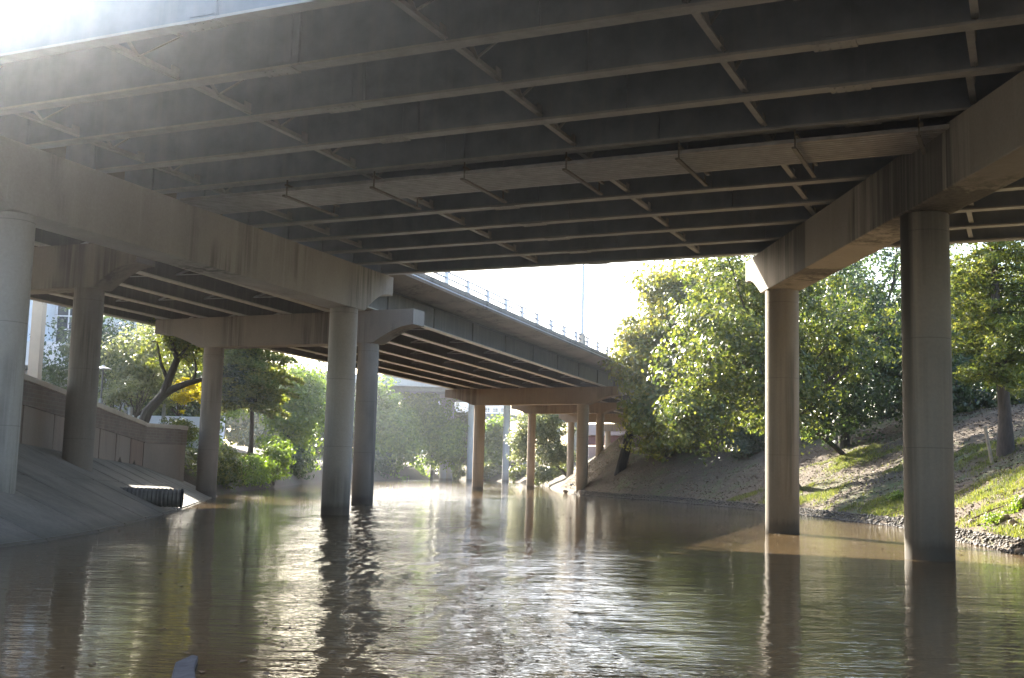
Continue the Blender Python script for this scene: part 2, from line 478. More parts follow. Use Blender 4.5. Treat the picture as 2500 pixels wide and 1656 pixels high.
# ------------------------------------------------------------------ terrain
RIGHT = [(12.0, -40), (12.0, 10), (12.4, 22), (12.68, 28.2), (13.64, 35.1), (15.0, 43.8), (14.44, 56.1), (13.46, 67.2), (10.6, 82.3),
         (8.28, 89.1), (5.67, 99.2), (4.6, 112), (4.79, 128), (5.3, 147), (4.6, 170), (3.6, 195), (2.0, 215), (-2, 230), (-7, 240)]
LEFT = [(-13, 238), (-15.0, 216), (-20, 192), (-22.2, 170), (-21.8, 150), (-21.3, 128), (-21.1, 117), (-18.8, 95.4), (-18.1, 79), (-17.4, 69.7), (-15.4, 58.4),
        (-12.3, 42.0), (-11.15, 34.5), (-9.85, 26.2), (-9.9, 22.6), (-10.2, 10), (-10.5, -40)]
POLY = np.array(RIGHT + LEFT)

def river_sd(xy):
    """signed distance to the river outline, negative in the water; and the nearest outline segment"""
    xy = np.atleast_2d(xy)
    n = len(POLY)
    best = np.full(len(xy), 1e9); seg = np.zeros(len(xy), int)
    inside = np.zeros(len(xy), bool)
    for i in range(n):
        p0, p1 = POLY[i], POLY[(i + 1) % n]
        d = p1 - p0
        t = np.clip(((xy - p0) @ d) / (d @ d), 0, 1)
        q = np.hypot(*(xy - (p0 + t[:, None] * d)).T)
        m = q < best
        best[m] = q[m]; seg[m] = i
        c = ((p0[1] > xy[:, 1]) != (p1[1] > xy[:, 1]))
        with np.errstate(divide='ignore', invalid='ignore'):
            xi = p0[0] + (xy[:, 1] - p0[1]) * (p1[0] - p0[0]) / (p1[1] - p0[1] + 1e-12)
        inside ^= c & (xy[:, 0] < xi)
    return np.where(inside, -best, best), seg

def sstep(x, a_, b_):
    t = np.clip((x - a_) / (b_ - a_), 0, 1)
    return t * t * (3 - 2 * t)

WALL = np.array([(-15.4, -30), (-15.8, 20), (-16.2, 38.0), (-16.5, 44.0), (-18.2, 57.0)])   # foot of the brick wall

def fbm(x, y):
    return (np.sin(x * 0.61 + 1.3 * np.sin(y * 0.37)) * np.cos(y * 0.53 + np.sin(x * 0.29)) * 0.5
            + np.sin(x * 1.7 + y * 0.9 + 2 * np.sin(y * 0.8)) * 0.25 + np.sin(y * 2.9 - x * 1.9 + np.sin(x * 2.2)) * 0.13)

def height(xy):
    xy = np.atleast_2d(np.asarray(xy, float))
    sd, seg = river_sd(xy)
    x, y = xy[:, 0], xy[:, 1]
    nr = len(RIGHT)
    right = (seg < nr - 1)
    nz = fbm(x, y)
    # right bank: gravel lip, slope, flat top
    k = 0.47 + 0.38 * sstep(y, 78, 96) * (1 - sstep(y, 116, 132))
    zr = 0.28 * sstep(sd, 0.0, 0.35) + k * np.maximum(sd - 0.3, 0)
    top = 6.3 + 0.0 * x
    zr = np.where(zr < top - 1, zr, top - 1 + (1 - np.exp(-(zr - top + 1))))
    zr = zr + (nz * 0.26 + 0.05 * np.sin(x * 5.1 + 2 * np.sin(y * 2.3)) * np.sin(y * 4.3 + x)) * sstep(sd, 0.5, 3)
    # left bank beyond the paving: steep vine bank, then gentle
    zl = 1.15 * np.minimum(sd, 2.0) + 0.16 * np.maximum(sd - 2.0, 0)
    zl = np.minimum(zl, 4.4) + nz * 0.15 * sstep(sd, 0.4, 2)
    # under the slope paving / behind the wall
    wx = np.interp(y, WALL[:, 1], WALL[:, 0])
    zp = np.where(x > wx - 0.35, 0.45 * np.maximum(sd, 0) - 0.25, 3.3 - 0.004 * (y - 36) * (y > 36) + 0.012 * np.clip(-x - 16, 0, 60))
    blend = sstep(y, 60.5, 62.5)
    zl = zp * (1 - blend) + zl * blend
    z = np.where(right, zr, zl)
    z = np.where(sd < 0, np.maximum(-1.4, sd * 0.9 - 0.02), z)
    return z

def zat(x, y): return float(height([(x, y)])[0])

def graded(a_, b_, core0, core1, fine, coarse_n):
    lo = core0 - (core0 - a_) * (np.linspace(1, 0, coarse_n, endpoint=False) ** 2.2)
    hi = core1 + (b_ - core1) * (np.linspace(0, 1, coarse_n + 1)[1:] ** 2.2)
    return np.concatenate([lo, np.arange(core0, core1 + 1e-6, fine), hi])

gx = graded(-420, 420, -34, 40, 0.45, 18)
gy = graded(-110, 900, 16, 150, 0.55, 22)
GX, GY = np.meshgrid(gx, gy)
xy = np.stack([GX.ravel(), GY.ravel()], 1)
z = height(xy)
nx, ny = len(gx), len(gy)
ii = np.arange((ny - 1) * nx).reshape(ny - 1, nx)[:, :-1].ravel()
quads = np.stack([ii, ii + 1, ii + nx + 1, ii + nx], 1)
ground = np_mesh("ground", np.column_stack([xy, z]), quads, M['ground'], smooth=True)
set_props(ground, "sloping earth banks and level ground along the bayou", kind="structure")

wm = MB()
wm.add([(-60, -105, 0), (60, -105, 0), (60, 300, 0), (-60, 300, 0)], [(0, 1, 2, 3)])
set_props(wm.build("water", M['water']), "brown muddy water of the bayou under the bridges", kind="structure")

# slope paving: concrete slabs from the waterline to the wall, with joints
def left_edge(y):
    L_ = sorted([p for p in LEFT if p[1] < 100], key=lambda p: p[1])
    return float(np.interp(y, [p[1] for p in L_], [p[0] for p in L_]))
pv = MB()
ys = [-10, 0, 8, 15, 20, 24, 27.5, 31, 34.5, 38, 41.5, 45, 48.5, 52, 55.5, 59, 62.5]
for y0, y1 in zip(ys[:-1], ys[1:]):
    g = 0.045
    a0, a1 = left_edge(y0) + 0.15, left_edge(y1) + 0.15
    def wxx(y): return float(np.interp(y, WALL[:, 1], WALL[:, 0])) if y <= 57 else left_edge(y) - 1.6
    rows = [(0.0, -0.10), (0.30, None), (1.0, None)]
    for (f0, f1) in ((0.0, 0.48), (0.488, 1.0)):
        p = []
        for f, y, ax in ((f0, y0 + g, a0), (f1, y0 + g, a0), (f1, y1 - g, a1), (f0, y1 - g, a1)):
            xw = wxx(y) - 0.1
            x_ = ax + 0.25 + (xw - ax - 0.25) * f
            zz = -0.12 + 0.45 * (ax + 0.25 - x_)
            p.append(Vector((x_, y, zz)))
        pv.prism(p, (0, 0, 0.10))
        # toe kerb lip at the water
    toe = [Vector((a0 + 0.16, y0 + g, -0.3)), Vector((a1 + 0.16, y1 - g, -0.3)), Vector((a1 - 0.06, y1 - g, -0.3)), Vector((a0 - 0.06, y0 + g, -0.3))]
    pv.prism(toe, (0, 0, 0.36))
set_props(pv.build("slope_paving", M['paving'], bevel=0.015), "grey concrete slabs paving the left bank down to the water", kind="structure")

# ------------------------------------------------------------------ bridge builders
UZ = Vector((0, 0, 1))

def pier(name, label, group, cols, ztop_cap, zbot, ext0, ext1, dia, width, mat_cap, mat_col, end_h=0.75, haunch=2.0, origin=None, zb=None, collar=None):
    """two or more round columns under a cap beam with haunched ends; cols = column axes in plan, in order"""
    c0, c1 = Vector((*cols[0], 0)), Vector((*cols[-1], 0))
    d = (c1 - c0).normalized(); s = Vector((d.y, -d.x, 0))
    root = thing(name, ((c0.x + c1.x) / 2, (c0.y + c1.y) / 2, 0), label, "bridge pier", group)
    L = (c1 - c0).length
    prof = []
    n = 10
    zE = ztop_cap - end_h
    r = dia / 2
    # bottom outline, from end 0 to end 1
    h0 = min(haunch, ext0 - r); h1 = min(haunch, ext1 - r)
    prof.append((-ext0, zE))
    for i in range(n + 1):
        t = i / n
        prof.append((-r - 0.05 - h0 * (1 - t) , zbot + (zE - zbot) * math.sin((1 - t) * math.pi / 2)))
    for i in range(n + 1):
        t = i / n
        prof.append((L + r + 0.05 + h1 * t, zbot + (zE - zbot) * math.sin(t * math.pi / 2)))
    prof.append((L + ext1, zE)); prof.append((L + ext1, ztop_cap)); prof.append((-ext0, ztop_cap))
    # drop duplicates
    out = [prof[0]]
    for q in prof[1:]:
        if abs(q[0] - out[-1][0]) + abs(q[1] - out[-1][1]) > 1e-4: out.append(q)
    mb = MB()
    mb.prism([c0 + d * a_ + UZ * b_ - s * width / 2 for a_, b_ in out], s * width)
    mb.build("pier_cap", mat_cap, root, bevel=0.03)
    for i, c in enumerate(cols):
        base = -1.5 if zb is None else zb[i]
        cb = MB()
        cb.lathe((c[0], c[1], 0), [(r, base), (r, zbot - 0.002)], 40)
        col = cb.build("column", M['concrete_run'] if abs(c[1] - 25.47) < 0.01 else mat_col, root, smooth=True)
        if collar and i in collar:
            k = MB(); zc = collar[i]
            k.lathe((c[0], c[1], 0), [(r + 0.012, zc - 0.06), (r + 0.025, zc - 0.04), (r + 0.025, zc + 0.04), (r + 0.012, zc + 0.06)], 40)
            k.build("collar_band", mat_col, col, smooth=True)
    return root

def i_girder(mbw, mbf, a_, b_, zb, depth, fw_=0.34, tw=0.05):
    """steel girder from a to b (plan); bottom flange goes to mbf"""
    a_, b_ = Vector((a_.x, a_.y, 0)), Vector((b_.x, b_.y, 0))
    mbw.bar(a_ + UZ * (zb + 0.05 + (depth - 0.08) / 2), b_ + UZ * (zb + 0.05 + (depth - 0.08) / 2), tw, depth - 0.08)
    mbw.bar(a_ + UZ * (zb + depth - 0.015), b_ + UZ * (zb + depth - 0.015), fw_ * 0.8, 0.03)
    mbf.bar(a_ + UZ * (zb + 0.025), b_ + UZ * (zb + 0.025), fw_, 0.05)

# ------------------------------------------------------------------ main overpass
u_, n_ = rot2(114.7)[0], rot2(24.7)[0]         # girder direction and the across direction
NS = [14.95, 17.35, 19.69, 22.02, 24.33, 26.65, 28.98, 31.27, 33.45, 35.70, 37.85]
ZG = 9.25
DEP = 1.22
U0, U1 = -60, 26
root = thing("highway_overpass", u_ * -6 + n_ * 27, "wide dark steel girder overpass spanning the river overhead, with a metal tray hung below", "bridge")
def uline(n):   # the girders stop over the left cap line
    return -0.028 * (n - 30) - 20.6
LC0, LC1 = Vector((-12.1, 26.9, 0)), Vector((-6.22, 41.5, 0))
ldir = (LC1 - LC0).normalized()
def u_at_left(n):
    # solve (LC0 + t*ldir).n = n
    t = (n - LC0.dot(n_)) / ldir.dot(n_)
    return (LC0 + ldir * t).dot(u_) - 1.3
deck = MB()
nA, nB = 14.8, 39.2
pA = [n_ * nA + u_ * (u_at_left(nA)), n_ * nB + u_ * (u_at_left(nB)), n_ * nB + u_ * U1, n_ * nA + u_ * U1]
deck.prism([p + UZ * (ZG + DEP) for p in pA], (0, 0, 0.24))
deck.build("deck_slab", M['slab'], root)
par = MB()
for n, hp in ((nB - 0.15, 0.40),):
    par.bar(n_ * n + u_ * u_at_left(n) + UZ * (ZG + DEP + 0.24 + hp / 2), n_ * n + u_ * U1 + UZ * (ZG + DEP + 0.24 + hp / 2), 0.3, hp)
par.build("parapet", M['slab'], root)
for n in NS:
    g, f = MB(), MB()
    i_girder(g, f, n_ * n + u_ * (u_at_left(n) + 0.2), n_ * n + u_ * U1, ZG, DEP, 0.31)
    for uu in (-12.2 - 0.05 * n, -2.4 - 0.03 * n, 9.0):                  # bolted splices
        g.box(n_ * n + u_ * uu + UZ * (ZG + DEP / 2), u_, n_, UZ, 0.55, 0.085, DEP - 0.30)
        f.box(n_ * n + u_ * uu + UZ * (ZG - 0.011), u_, n_, UZ, 0.75, 0.36, 0.022)
        for bi in range(4):
            for bj in range(2):
                f.box(n_ * n + u_ * (uu - 0.27 + 0.18 * bi) + n_ * (0.11 * (2 * bj - 1)) + UZ * (ZG - 0.03), u_, n_, UZ, 0.035, 0.035, 0.02)
    # stiffeners at the bearings and here and there along the web
    for uu in [u_at_left(n) + 1.3, -12.6, -7.6, 2.2]:
        g.box(n_ * n + u_ * uu + UZ * (ZG + DEP / 2), u_, n_, UZ, 0.02, 0.22, DEP - 0.12)
    go = g.build("girder", M['girder'], root)
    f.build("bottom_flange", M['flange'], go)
    # a wider cover plate in the middle third
# cross frames between neighbouring girders
def cross(n0, n1, u):
    b = MB()
    a0 = n_ * (n0 + 0.04) + u_ * u; a1 = n_ * (n1 - 0.04) + u_ * u
    zl, zh = ZG + 0.14, ZG + DEP - 0.18
    b.bar(a0 + UZ * zl, a1 + UZ * zl, 0.13, 0.025)
    b.bar(a0 + UZ * (zl + 0.06), a1 + UZ * (zl + 0.06), 0.02, 0.12)
    mid = (a0 + a1) / 2
    b.bar(a0 + u_ * 0.03 + UZ * zh, mid + u_ * 0.03 + UZ * (zl + 0.05), 0.09, 0.02)
    b.bar(a1 + u_ * 0.03 + UZ * zh, mid + u_ * 0.03 + UZ * (zl + 0.05), 0.09, 0.02)
    b.bar(a0 + UZ * zh, a1 + UZ * zh, 0.10, 0.02)
    for q_, sg in ((a0, 1), (a1, -1)):                    # gusset plates
        b.box(q_ + n_ * (0.11 * sg) + u_ * 0.015 + UZ * (zl + 0.09), n_, u_, UZ, 0.24, 0.014, 0.26)
    return b
for n0, n1 in zip(NS[:-1], NS[1:]):
    t = max(0.0, n0 - 17.35)
    for ub in (-20.6, -15.55, -9.45, -4.97, -0.7, 3.4, 8.5, 13.5, 18.5):
        u = ub - 0.05 * t
        if u < u_at_left(n0) + 1.8: continue
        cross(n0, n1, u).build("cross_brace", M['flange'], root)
for n in NS:
    bb = MB()
    for uu in (u_at_left(n) + 1.3,):
        bb.box(n_ * n + u_ * uu + UZ * (ZG - 0.05), u_, n_, UZ, 0.35, 0.4, 0.095)
    # bearing on the right cap
    RC0, RC1 = Vector((9.9, 14.6, 0)), Vector((8.71, 36.38, 0))
    rd = (RC1 - RC0).normalized()
    t = (n - RC0.dot(n_)) / rd.dot(n_)
    q = RC0 + rd * t
    bb.build("bearing", M['hanger'], root)
    bb = MB()
    bb.box(q + UZ * (ZG - 0.05), u_, n_, UZ, 0.35, 0.4, 0.095)
    bb.build("bearing", M['hanger'], root)

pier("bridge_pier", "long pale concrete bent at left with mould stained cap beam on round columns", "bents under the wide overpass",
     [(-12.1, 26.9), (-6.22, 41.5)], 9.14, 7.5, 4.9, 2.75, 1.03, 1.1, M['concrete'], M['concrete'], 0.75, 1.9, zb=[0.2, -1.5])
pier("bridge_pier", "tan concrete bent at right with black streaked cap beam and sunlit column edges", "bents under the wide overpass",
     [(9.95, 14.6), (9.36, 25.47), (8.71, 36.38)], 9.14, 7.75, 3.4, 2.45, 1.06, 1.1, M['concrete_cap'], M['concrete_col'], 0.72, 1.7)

tw = thing("highway_overpass", u_ * -6 + n_ * -4, "unseen parallel overpass added behind the viewpoint to shade water and girders", "bridge")  # unseen overpass, added to darken the near water and the underside
b = MB(); b.prism([p + UZ * (ZG + DEP) for p in (n_ * -15 + u_ * -24, n_ * 6.6 + u_ * -24, n_ * 6.6 + u_ * 26, n_ * -15 + u_ * 26)], (0, 0, 0.24)); b.build("deck_slab", M['slab'], tw)
b = MB(); b.bar(n_ * 6.45 + u_ * -24 + UZ * (ZG + DEP + 0.44), n_ * 6.45 + u_ * 26 + UZ * (ZG + DEP + 0.44), 0.3, 0.4); b.build("parapet", M['slab'], tw)
for k in range(9):
    g, f = MB(), MB()
    i_girder(g, f, n_ * (5.6 - 2.4 * k) + u_ * -24, n_ * (5.6 - 2.4 * k) + u_ * 26, ZG, DEP)
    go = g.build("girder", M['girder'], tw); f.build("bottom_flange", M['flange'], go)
pier("bridge_pier", "left bent of the unseen overpass added for shade", "bents of the overpass behind", [(-19.6, -2.0), (-15.2, 10.0)], 9.14, 7.5, 2.6, 2.6, 1.03, 1.1, M['concrete'], M['concrete'], 0.75, 1.9)
pier("bridge_pier", "right bent of the unseen overpass added for shade", "bents of the overpass behind", [(11.2, -10.0), (10.6, 1.5)], 9.14, 7.75, 2.6, 2.6, 1.06, 1.1, M['concrete_col'], M['concrete_col'], 0.72, 1.7)

# corrugated tray hung between two girders
tr = thing("hanging_tray", u_ * -9 + n_ * 25.4 + UZ * 8.8, "pale corrugated metal tray hanging on steel bars under the overpass girders", "tray")
uA, uB = u_at_left(25.4) + 2.2, 3.6
sh = MB()
pts = []
n0_, n1_ = 24.42, 26.15
nrib = 11
for i in range(nrib):                      # flat pans with deep narrow grooves between them
    a_ = n0_ + (n1_ - n0_) * i / nrib; w_ = (n1_ - n0_) / nrib
    pts += [(a_, 9.06), (a_ + 0.028, 9.06), (a_ + 0.036, 8.985), (a_ + w_ - 0.008, 8.985)]
pts.append((n1_, 9.06))
k = len(pts) - 1
vsx = []
for (nn, zz) in pts:
    for uu in (uA, -11.0, uB):
        vsx.append(n_ * nn + u_ * uu + UZ * zz)
fsx = []
for i in range(k):
    for j in range(2):
        a0 = i * 3 + j
        fsx.append((a0, a0 + 1, a0 + 4, a0 + 3))
sh.add(vsx, fsx)
so = sh.build("corrugated_sheet", M['tray'], tr)
md = so.modifiers.new("solid", 'SOLIDIFY'); md.thickness = 0.006
for uu in (-17.9, -15.2, -12.6, -9.9, -7.15, -4.55, -2.0, 1.0):
    hb = MB()
    for nn in (24.33, 26.6):
        hb.bar(n_ * nn + u_ * uu + UZ * 8.78, n_ * nn + u_ * uu + UZ * 9.26, 0.03, 0.03, u_)
    hb.bar(n_ * 24.2 + u_ * uu + UZ * 8.80, n_ * 26.75 + u_ * uu + UZ * 8.80, 0.09, 0.05)
    hb.bar(n_ * 24.2 + u_ * (uu + 0.05) + UZ * 9.08, n_ * 26.75 + u_ * (uu + 0.05) + UZ * 9.08, 0.07, 0.05)
    hb.build("hanger", M['hanger'], tr)

# ------------------------------------------------------------------ curving ramp bridge ahead (straight in plan)
v_, m_ = rot2(18.8)                       # along the ramp (away), and to its right
ROFF = 0.0
MS = [-24.0, -26.4, -29.05, -31.8, -34.4, -36.9, -39.15]
def rp(m, v, z=0.0):
    return m_ * m + v_ * v + UZ * z
ZR = 9.32
RD = 1.25
V0, V1 = 6.0, 200.0
ramp = thing("ramp_bridge", rp(-31, 70), "railed highway bridge with long brown fascia girder receding beyond the overpass", "bridge")
d_ = MB()
prof = [(-21.8, 10.78), (-21.8, 11.02), (-41.2, 11.02), (-41.2, 10.78), (-40.2, 10.60), (-22.9, 10.60)]
d_.prism([rp(m, V0, z) for m, z in prof], v_ * (V1 - V0))
d_.build("deck_slab", M['concrete_old'], ramp)
cu = MB()
for m in (-21.95, -41.05):
    cu.prism([rp(m + 0.18, V0, 11.0 + 0.024), rp(m + 0.14, V0, 11.26), rp(m - 0.14, V0, 11.26), rp(m - 0.18, V0, 11.024)], v_ * (V1 - V0))
cu.build("kerb", M['concrete_old'], ramp)
for i, m in enumerate(MS):
    g, f = MB(), MB()
    i_girder(g, f, rp(m, V0), rp(m, V1), ZR, RD, 0.42, 0.05)
    if i == 0:
        for vv in np.arange(V0 + 3, V1, 6.0):
            g.box(rp(m, vv, ZR + RD / 2), v_, m_, UZ, 0.02, 0.2, RD - 0.12)
    go = g.build("girder", M['brown_girder'], ramp)
    f.build("bottom_flange", M['bounce_lit_flange'], go)
for i, (m0, m1) in enumerate(zip(MS[:-1], MS[1:])):
    for vv in np.arange(22, 124, 6.2):
        b = MB()
        a0, a1 = rp(m0 - 0.04, vv), rp(m1 + 0.04, vv)
        b.bar(a0 + UZ * (ZR + 0.34), a1 + UZ * (ZR + 0.34), 0.10, 0.02)
        b.bar(a0 + UZ * (ZR + 0.36), a1 + UZ * (ZR + RD - 0.15), 0.02, 0.09)
        b.bar(a1 + v_ * 0.03 + UZ * (ZR + 0.36), a0 + v_ * 0.03 + UZ * (ZR + RD - 0.15), 0.02, 0.09)
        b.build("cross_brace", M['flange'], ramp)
# railing: posts and two rails along the right edge
pm = -21.98
rl = MB()
for z_ in (11.60, 11.93):
    rl.tube([rp(pm, V0, z_), rp(pm, V1, z_)], 0.055, 8)
rl.build("railing_bars", M['rail'], ramp)
for i in range(60):
    vv = 34.9 + 3.15 * i
    if vv > V1 - 6: break
    q = MB()
    q.prism([rp(pm + 0.09, vv - 0.12, 11.262), rp(pm + 0.09, vv + 0.12, 11.262), rp(pm + 0.05, vv + 0.10, 11.99), rp(pm + 0.05, vv - 0.10, 11.99)], m_ * -0.16)
    q.build("railing_post", M['white_steel'], ramp)
cd = MB()
cd.tube([rp(-21.72, V0, 10.90), rp(-21.72, V1, 10.90)], 0.035, 8)
cd.build("conduit", M['pole'], ramp)

RP = "bents carrying the railed bridge"
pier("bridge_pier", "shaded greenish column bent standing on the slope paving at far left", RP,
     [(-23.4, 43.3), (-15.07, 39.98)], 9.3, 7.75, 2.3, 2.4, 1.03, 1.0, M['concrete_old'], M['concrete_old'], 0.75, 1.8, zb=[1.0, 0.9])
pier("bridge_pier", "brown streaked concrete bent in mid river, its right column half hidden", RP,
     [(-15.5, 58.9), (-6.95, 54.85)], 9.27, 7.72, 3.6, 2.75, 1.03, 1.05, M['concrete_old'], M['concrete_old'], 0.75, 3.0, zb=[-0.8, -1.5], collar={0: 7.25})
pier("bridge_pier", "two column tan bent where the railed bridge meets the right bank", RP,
     [(-2.78, 104.4), (6.35, 98.9)], 9.27, 7.78, 3.6, 3.6, 1.03, 1.0, M['cap_sun_tint'], M['concrete_sun_tint'], 0.75, 3.0)
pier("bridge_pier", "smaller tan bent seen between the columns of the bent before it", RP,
     [(2.4, 124.0), (9.5, 119.7)], 9.27, 8.15, 2.4, 3.0, 0.85, 1.0, M['cap_sun_tint'], M['concrete_sun_tint'], 0.6, 2.0)
pier("bridge_pier", "bent tinted for orange sunlight on the far grassy point", RP,
     [(7.7, 143.0), (15.2, 138.6)], 9.27, 8.2, 1.5, 2.4, 0.85, 1.0, M['cap_sun_tint'], M['concrete_sun_tint'], 0.6, 1.2)
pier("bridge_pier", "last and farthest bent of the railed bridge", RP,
     [(14.5, 168.0), (21.5, 163.8)], 9.27, 8.2, 1.5, 2.4, 0.85, 1.0, M['cap_sun_tint'], M['concrete_sun_tint'], 0.6, 1.2)

# street light on the ramp edge
sl = thing("street_light", rp(-21.98, 80.6, 11.26), "tall thin pale light pole standing on the railed bridge edge", "street light")
b = MB(); b.prism([rp(-21.78, 80.3, 11.26), rp(-21.78, 80.95, 11.26), rp(-21.82, 80.85, 12.05), rp(-21.82, 80.4, 12.05)], m_ * -0.36)
b.build("plinth", M['coping'], sl)
b = MB(); b.tube([rp(-21.98, 80.62, 12.0), rp(-21.98, 80.62, 22.5)], [0.13, 0.07], 10)
b.build("pole", M['pole'], sl, smooth=True)
b = MB(); b.tube([rp(-21.98, 80.62, 22.3), rp(-22.6, 80.62, 23.0), rp(-24.0, 80.62, 23.2)], [0.05, 0.045, 0.04], 8)
ar = b.build("arm", M['pole'], sl, smooth=True)
b = MB(); b.box(rp(-24.3, 80.62, 23.16), v_, m_, UZ, 0.28, 0.75, 0.14)
b.build("lamp_head", M['pole'], ar, bevel=0.04)

# ------------------------------------------------------------------ trees
def unit_rand(n):
    v = rng.normal(size=(n, 3)); return v / np.linalg.norm(v, axis=1)[:, None]

def leaf_quads(pts, size, aspect=0.55, up_bias=0.5, flat=None):
    """one folded rhombus leaf per point"""
    n = len(pts)
    pts = np.asarray(pts)
    nrm = unit_rand(n); nrm[:, 2] += up_bias
    if pts.shape[1] == 6:                 # leaves face out of their clump
        nrm = nrm * 0.75 + pts[:, 3:]; pts = pts[:, :3]
    nrm /= np.linalg.norm(nrm, axis=1)[:, None]
    if flat is not None:
        nrm = nrm * (1 - flat) + np.array([0, 0, 1]) * flat
        nrm /= np.linalg.norm(nrm, axis=1)[:, None]
    t = np.cross(nrm, unit_rand(n)); t /= np.linalg.norm(t, axis=1)[:, None] + 1e-9
    b = np.cross(nrm, t)
    s = size * (0.6 + 0.8 * rng.random(n))[:, None]
    v = np.empty((n, 4, 3))
    v[:, 0] = pts - t * s
    v[:, 1] = pts + b * s * aspect + nrm * s * 0.15
    v[:, 2] = pts + t * s
    v[:, 3] = pts - b * s * aspect + nrm * s * 0.15
    q = np.arange(n * 4).reshape(n, 4)
    return v.reshape(-1, 3), q

def crown_points(c, rad, nclump, per, clump_r, shell=0.55, seed=0):
    """clump centres spread through an uneven ellipsoid, leaves round each clump"""
    c = np.array(c); rad = np.array(rad, float)
    d = unit_rand(nclump)
    rr = shell + (1 - shell) * rng.random(nclump)
    inner = rng.random(nclump) < 0.3
    rr[inner] = rng.random(inner.sum()) ** 0.5 * shell
    ph = rng.random(6) * 6.28
    lump = 1 + 0.17 * np.sin(3 * np.arctan2(d[:, 1], d[:, 0]) + ph[0]) * np.cos(2.5 * d[:, 2] + ph[1]) + 0.12 * np.sin(5 * d[:, 0] + 4 * d[:, 2] + ph[2])
    cc = c + d * rad * (rr * lump)[:, None]
    cr = clump_r * (0.6 + 0.8 * rng.random(nclump))
    cnt = np.maximum(3, (per * (0.5 + rng.random(nclump))).astype(int))
    idx = np.repeat(np.arange(nclump), cnt)
    off = unit_rand(len(idx)) * (rng.random(len(idx)) ** 0.45)[:, None] * cr[idx][:, None] * np.array([1.15, 1.15, 0.8])
    dirs = off / (np.linalg.norm(off, axis=1)[:, None] + 1e-6) * 0.8 + (cc[idx] - c) / (np.linalg.norm(cc[idx] - c, axis=1)[:, None] + 1e-6) * 0.5
    return np.hstack([cc[idx] + off, dirs]), cc

def limb(mb, a_, b_, r0, r1, bend=0.15, n=5, seg=7):
    a_, b_ = Vector(a_), Vector(b_)
    L = (b_ - a_).length
    k = Vector(rng.normal(size=3)) * bend * L
    pts = [a_.lerp(b_, i / n) + k * math.sin(math.pi * i / n) * 0.5 for i in range(n + 1)]
    mb.tube(pts, [r0 + (r1 - r0) * i / n for i in range(n + 1)], seg)
    return pts

def broadleaf(name, label, base, crown_c, crown_r, mat, group, r0=0.28, nclump=260, per=34, clump_r=0.75, leaf=0.13, bark='bark', trunk_pts=None, limbs=9, cat="tree", extra=None, split=0.5, shell=0.5):
    base = Vector(base)
    root = thing(name, base, label, cat, group)
    pts, cc = crown_points(crown_c, crown_r, nclump, per, clump_r, shell)
    if extra:
        for (ec, er, en) in extra:
            p2, c2 = crown_points(ec, er, en, per, clump_r, shell)
            pts = np.vstack([pts, p2]); cc = np.vstack([cc, c2])
    zmin = zat(base.x, base.y) if base.z > 0.0 else 0.0
    v, q = leaf_quads(pts, leaf)
    tk = MB()
    cv = Vector(crown_c)
    fork = base.lerp(Vector((cv.x, cv.y, cv.z)), split)
    if trunk_pts is None:
        tp = limb(tk, base - UZ * 0.4, fork, r0 * 1.15, r0 * 0.7, 0.06)
    else:
        tpv = [Vector(p) for p in trunk_pts]
        tk.tube(tpv, [r0 * (1.1 - 0.5 * i / (len(tpv) - 1)) for i in range(len(tpv))], 9)
        fork = tpv[-1]
    pick = rng.choice(len(cc), min(limbs, len(cc)), replace=False)
    for k in pick:
        lp = limb(tk, fork, cc[k], r0 * 0.42, 0.03, 0.10)
        for s_ in range(2):
            st = lp[2 + s_]
            near = cc[np.argsort(np.linalg.norm(cc - np.array(st), axis=1))[4 + 3 * s_ + int(rng.integers(0, 6))]]
            limb(tk, st, near, r0 * 0.16, 0.015, 0.12, 4, 5)
    tk.build("trunk", M[bark], root, smooth=True)
    np_mesh("crown", v, q, mat, root)
    return root

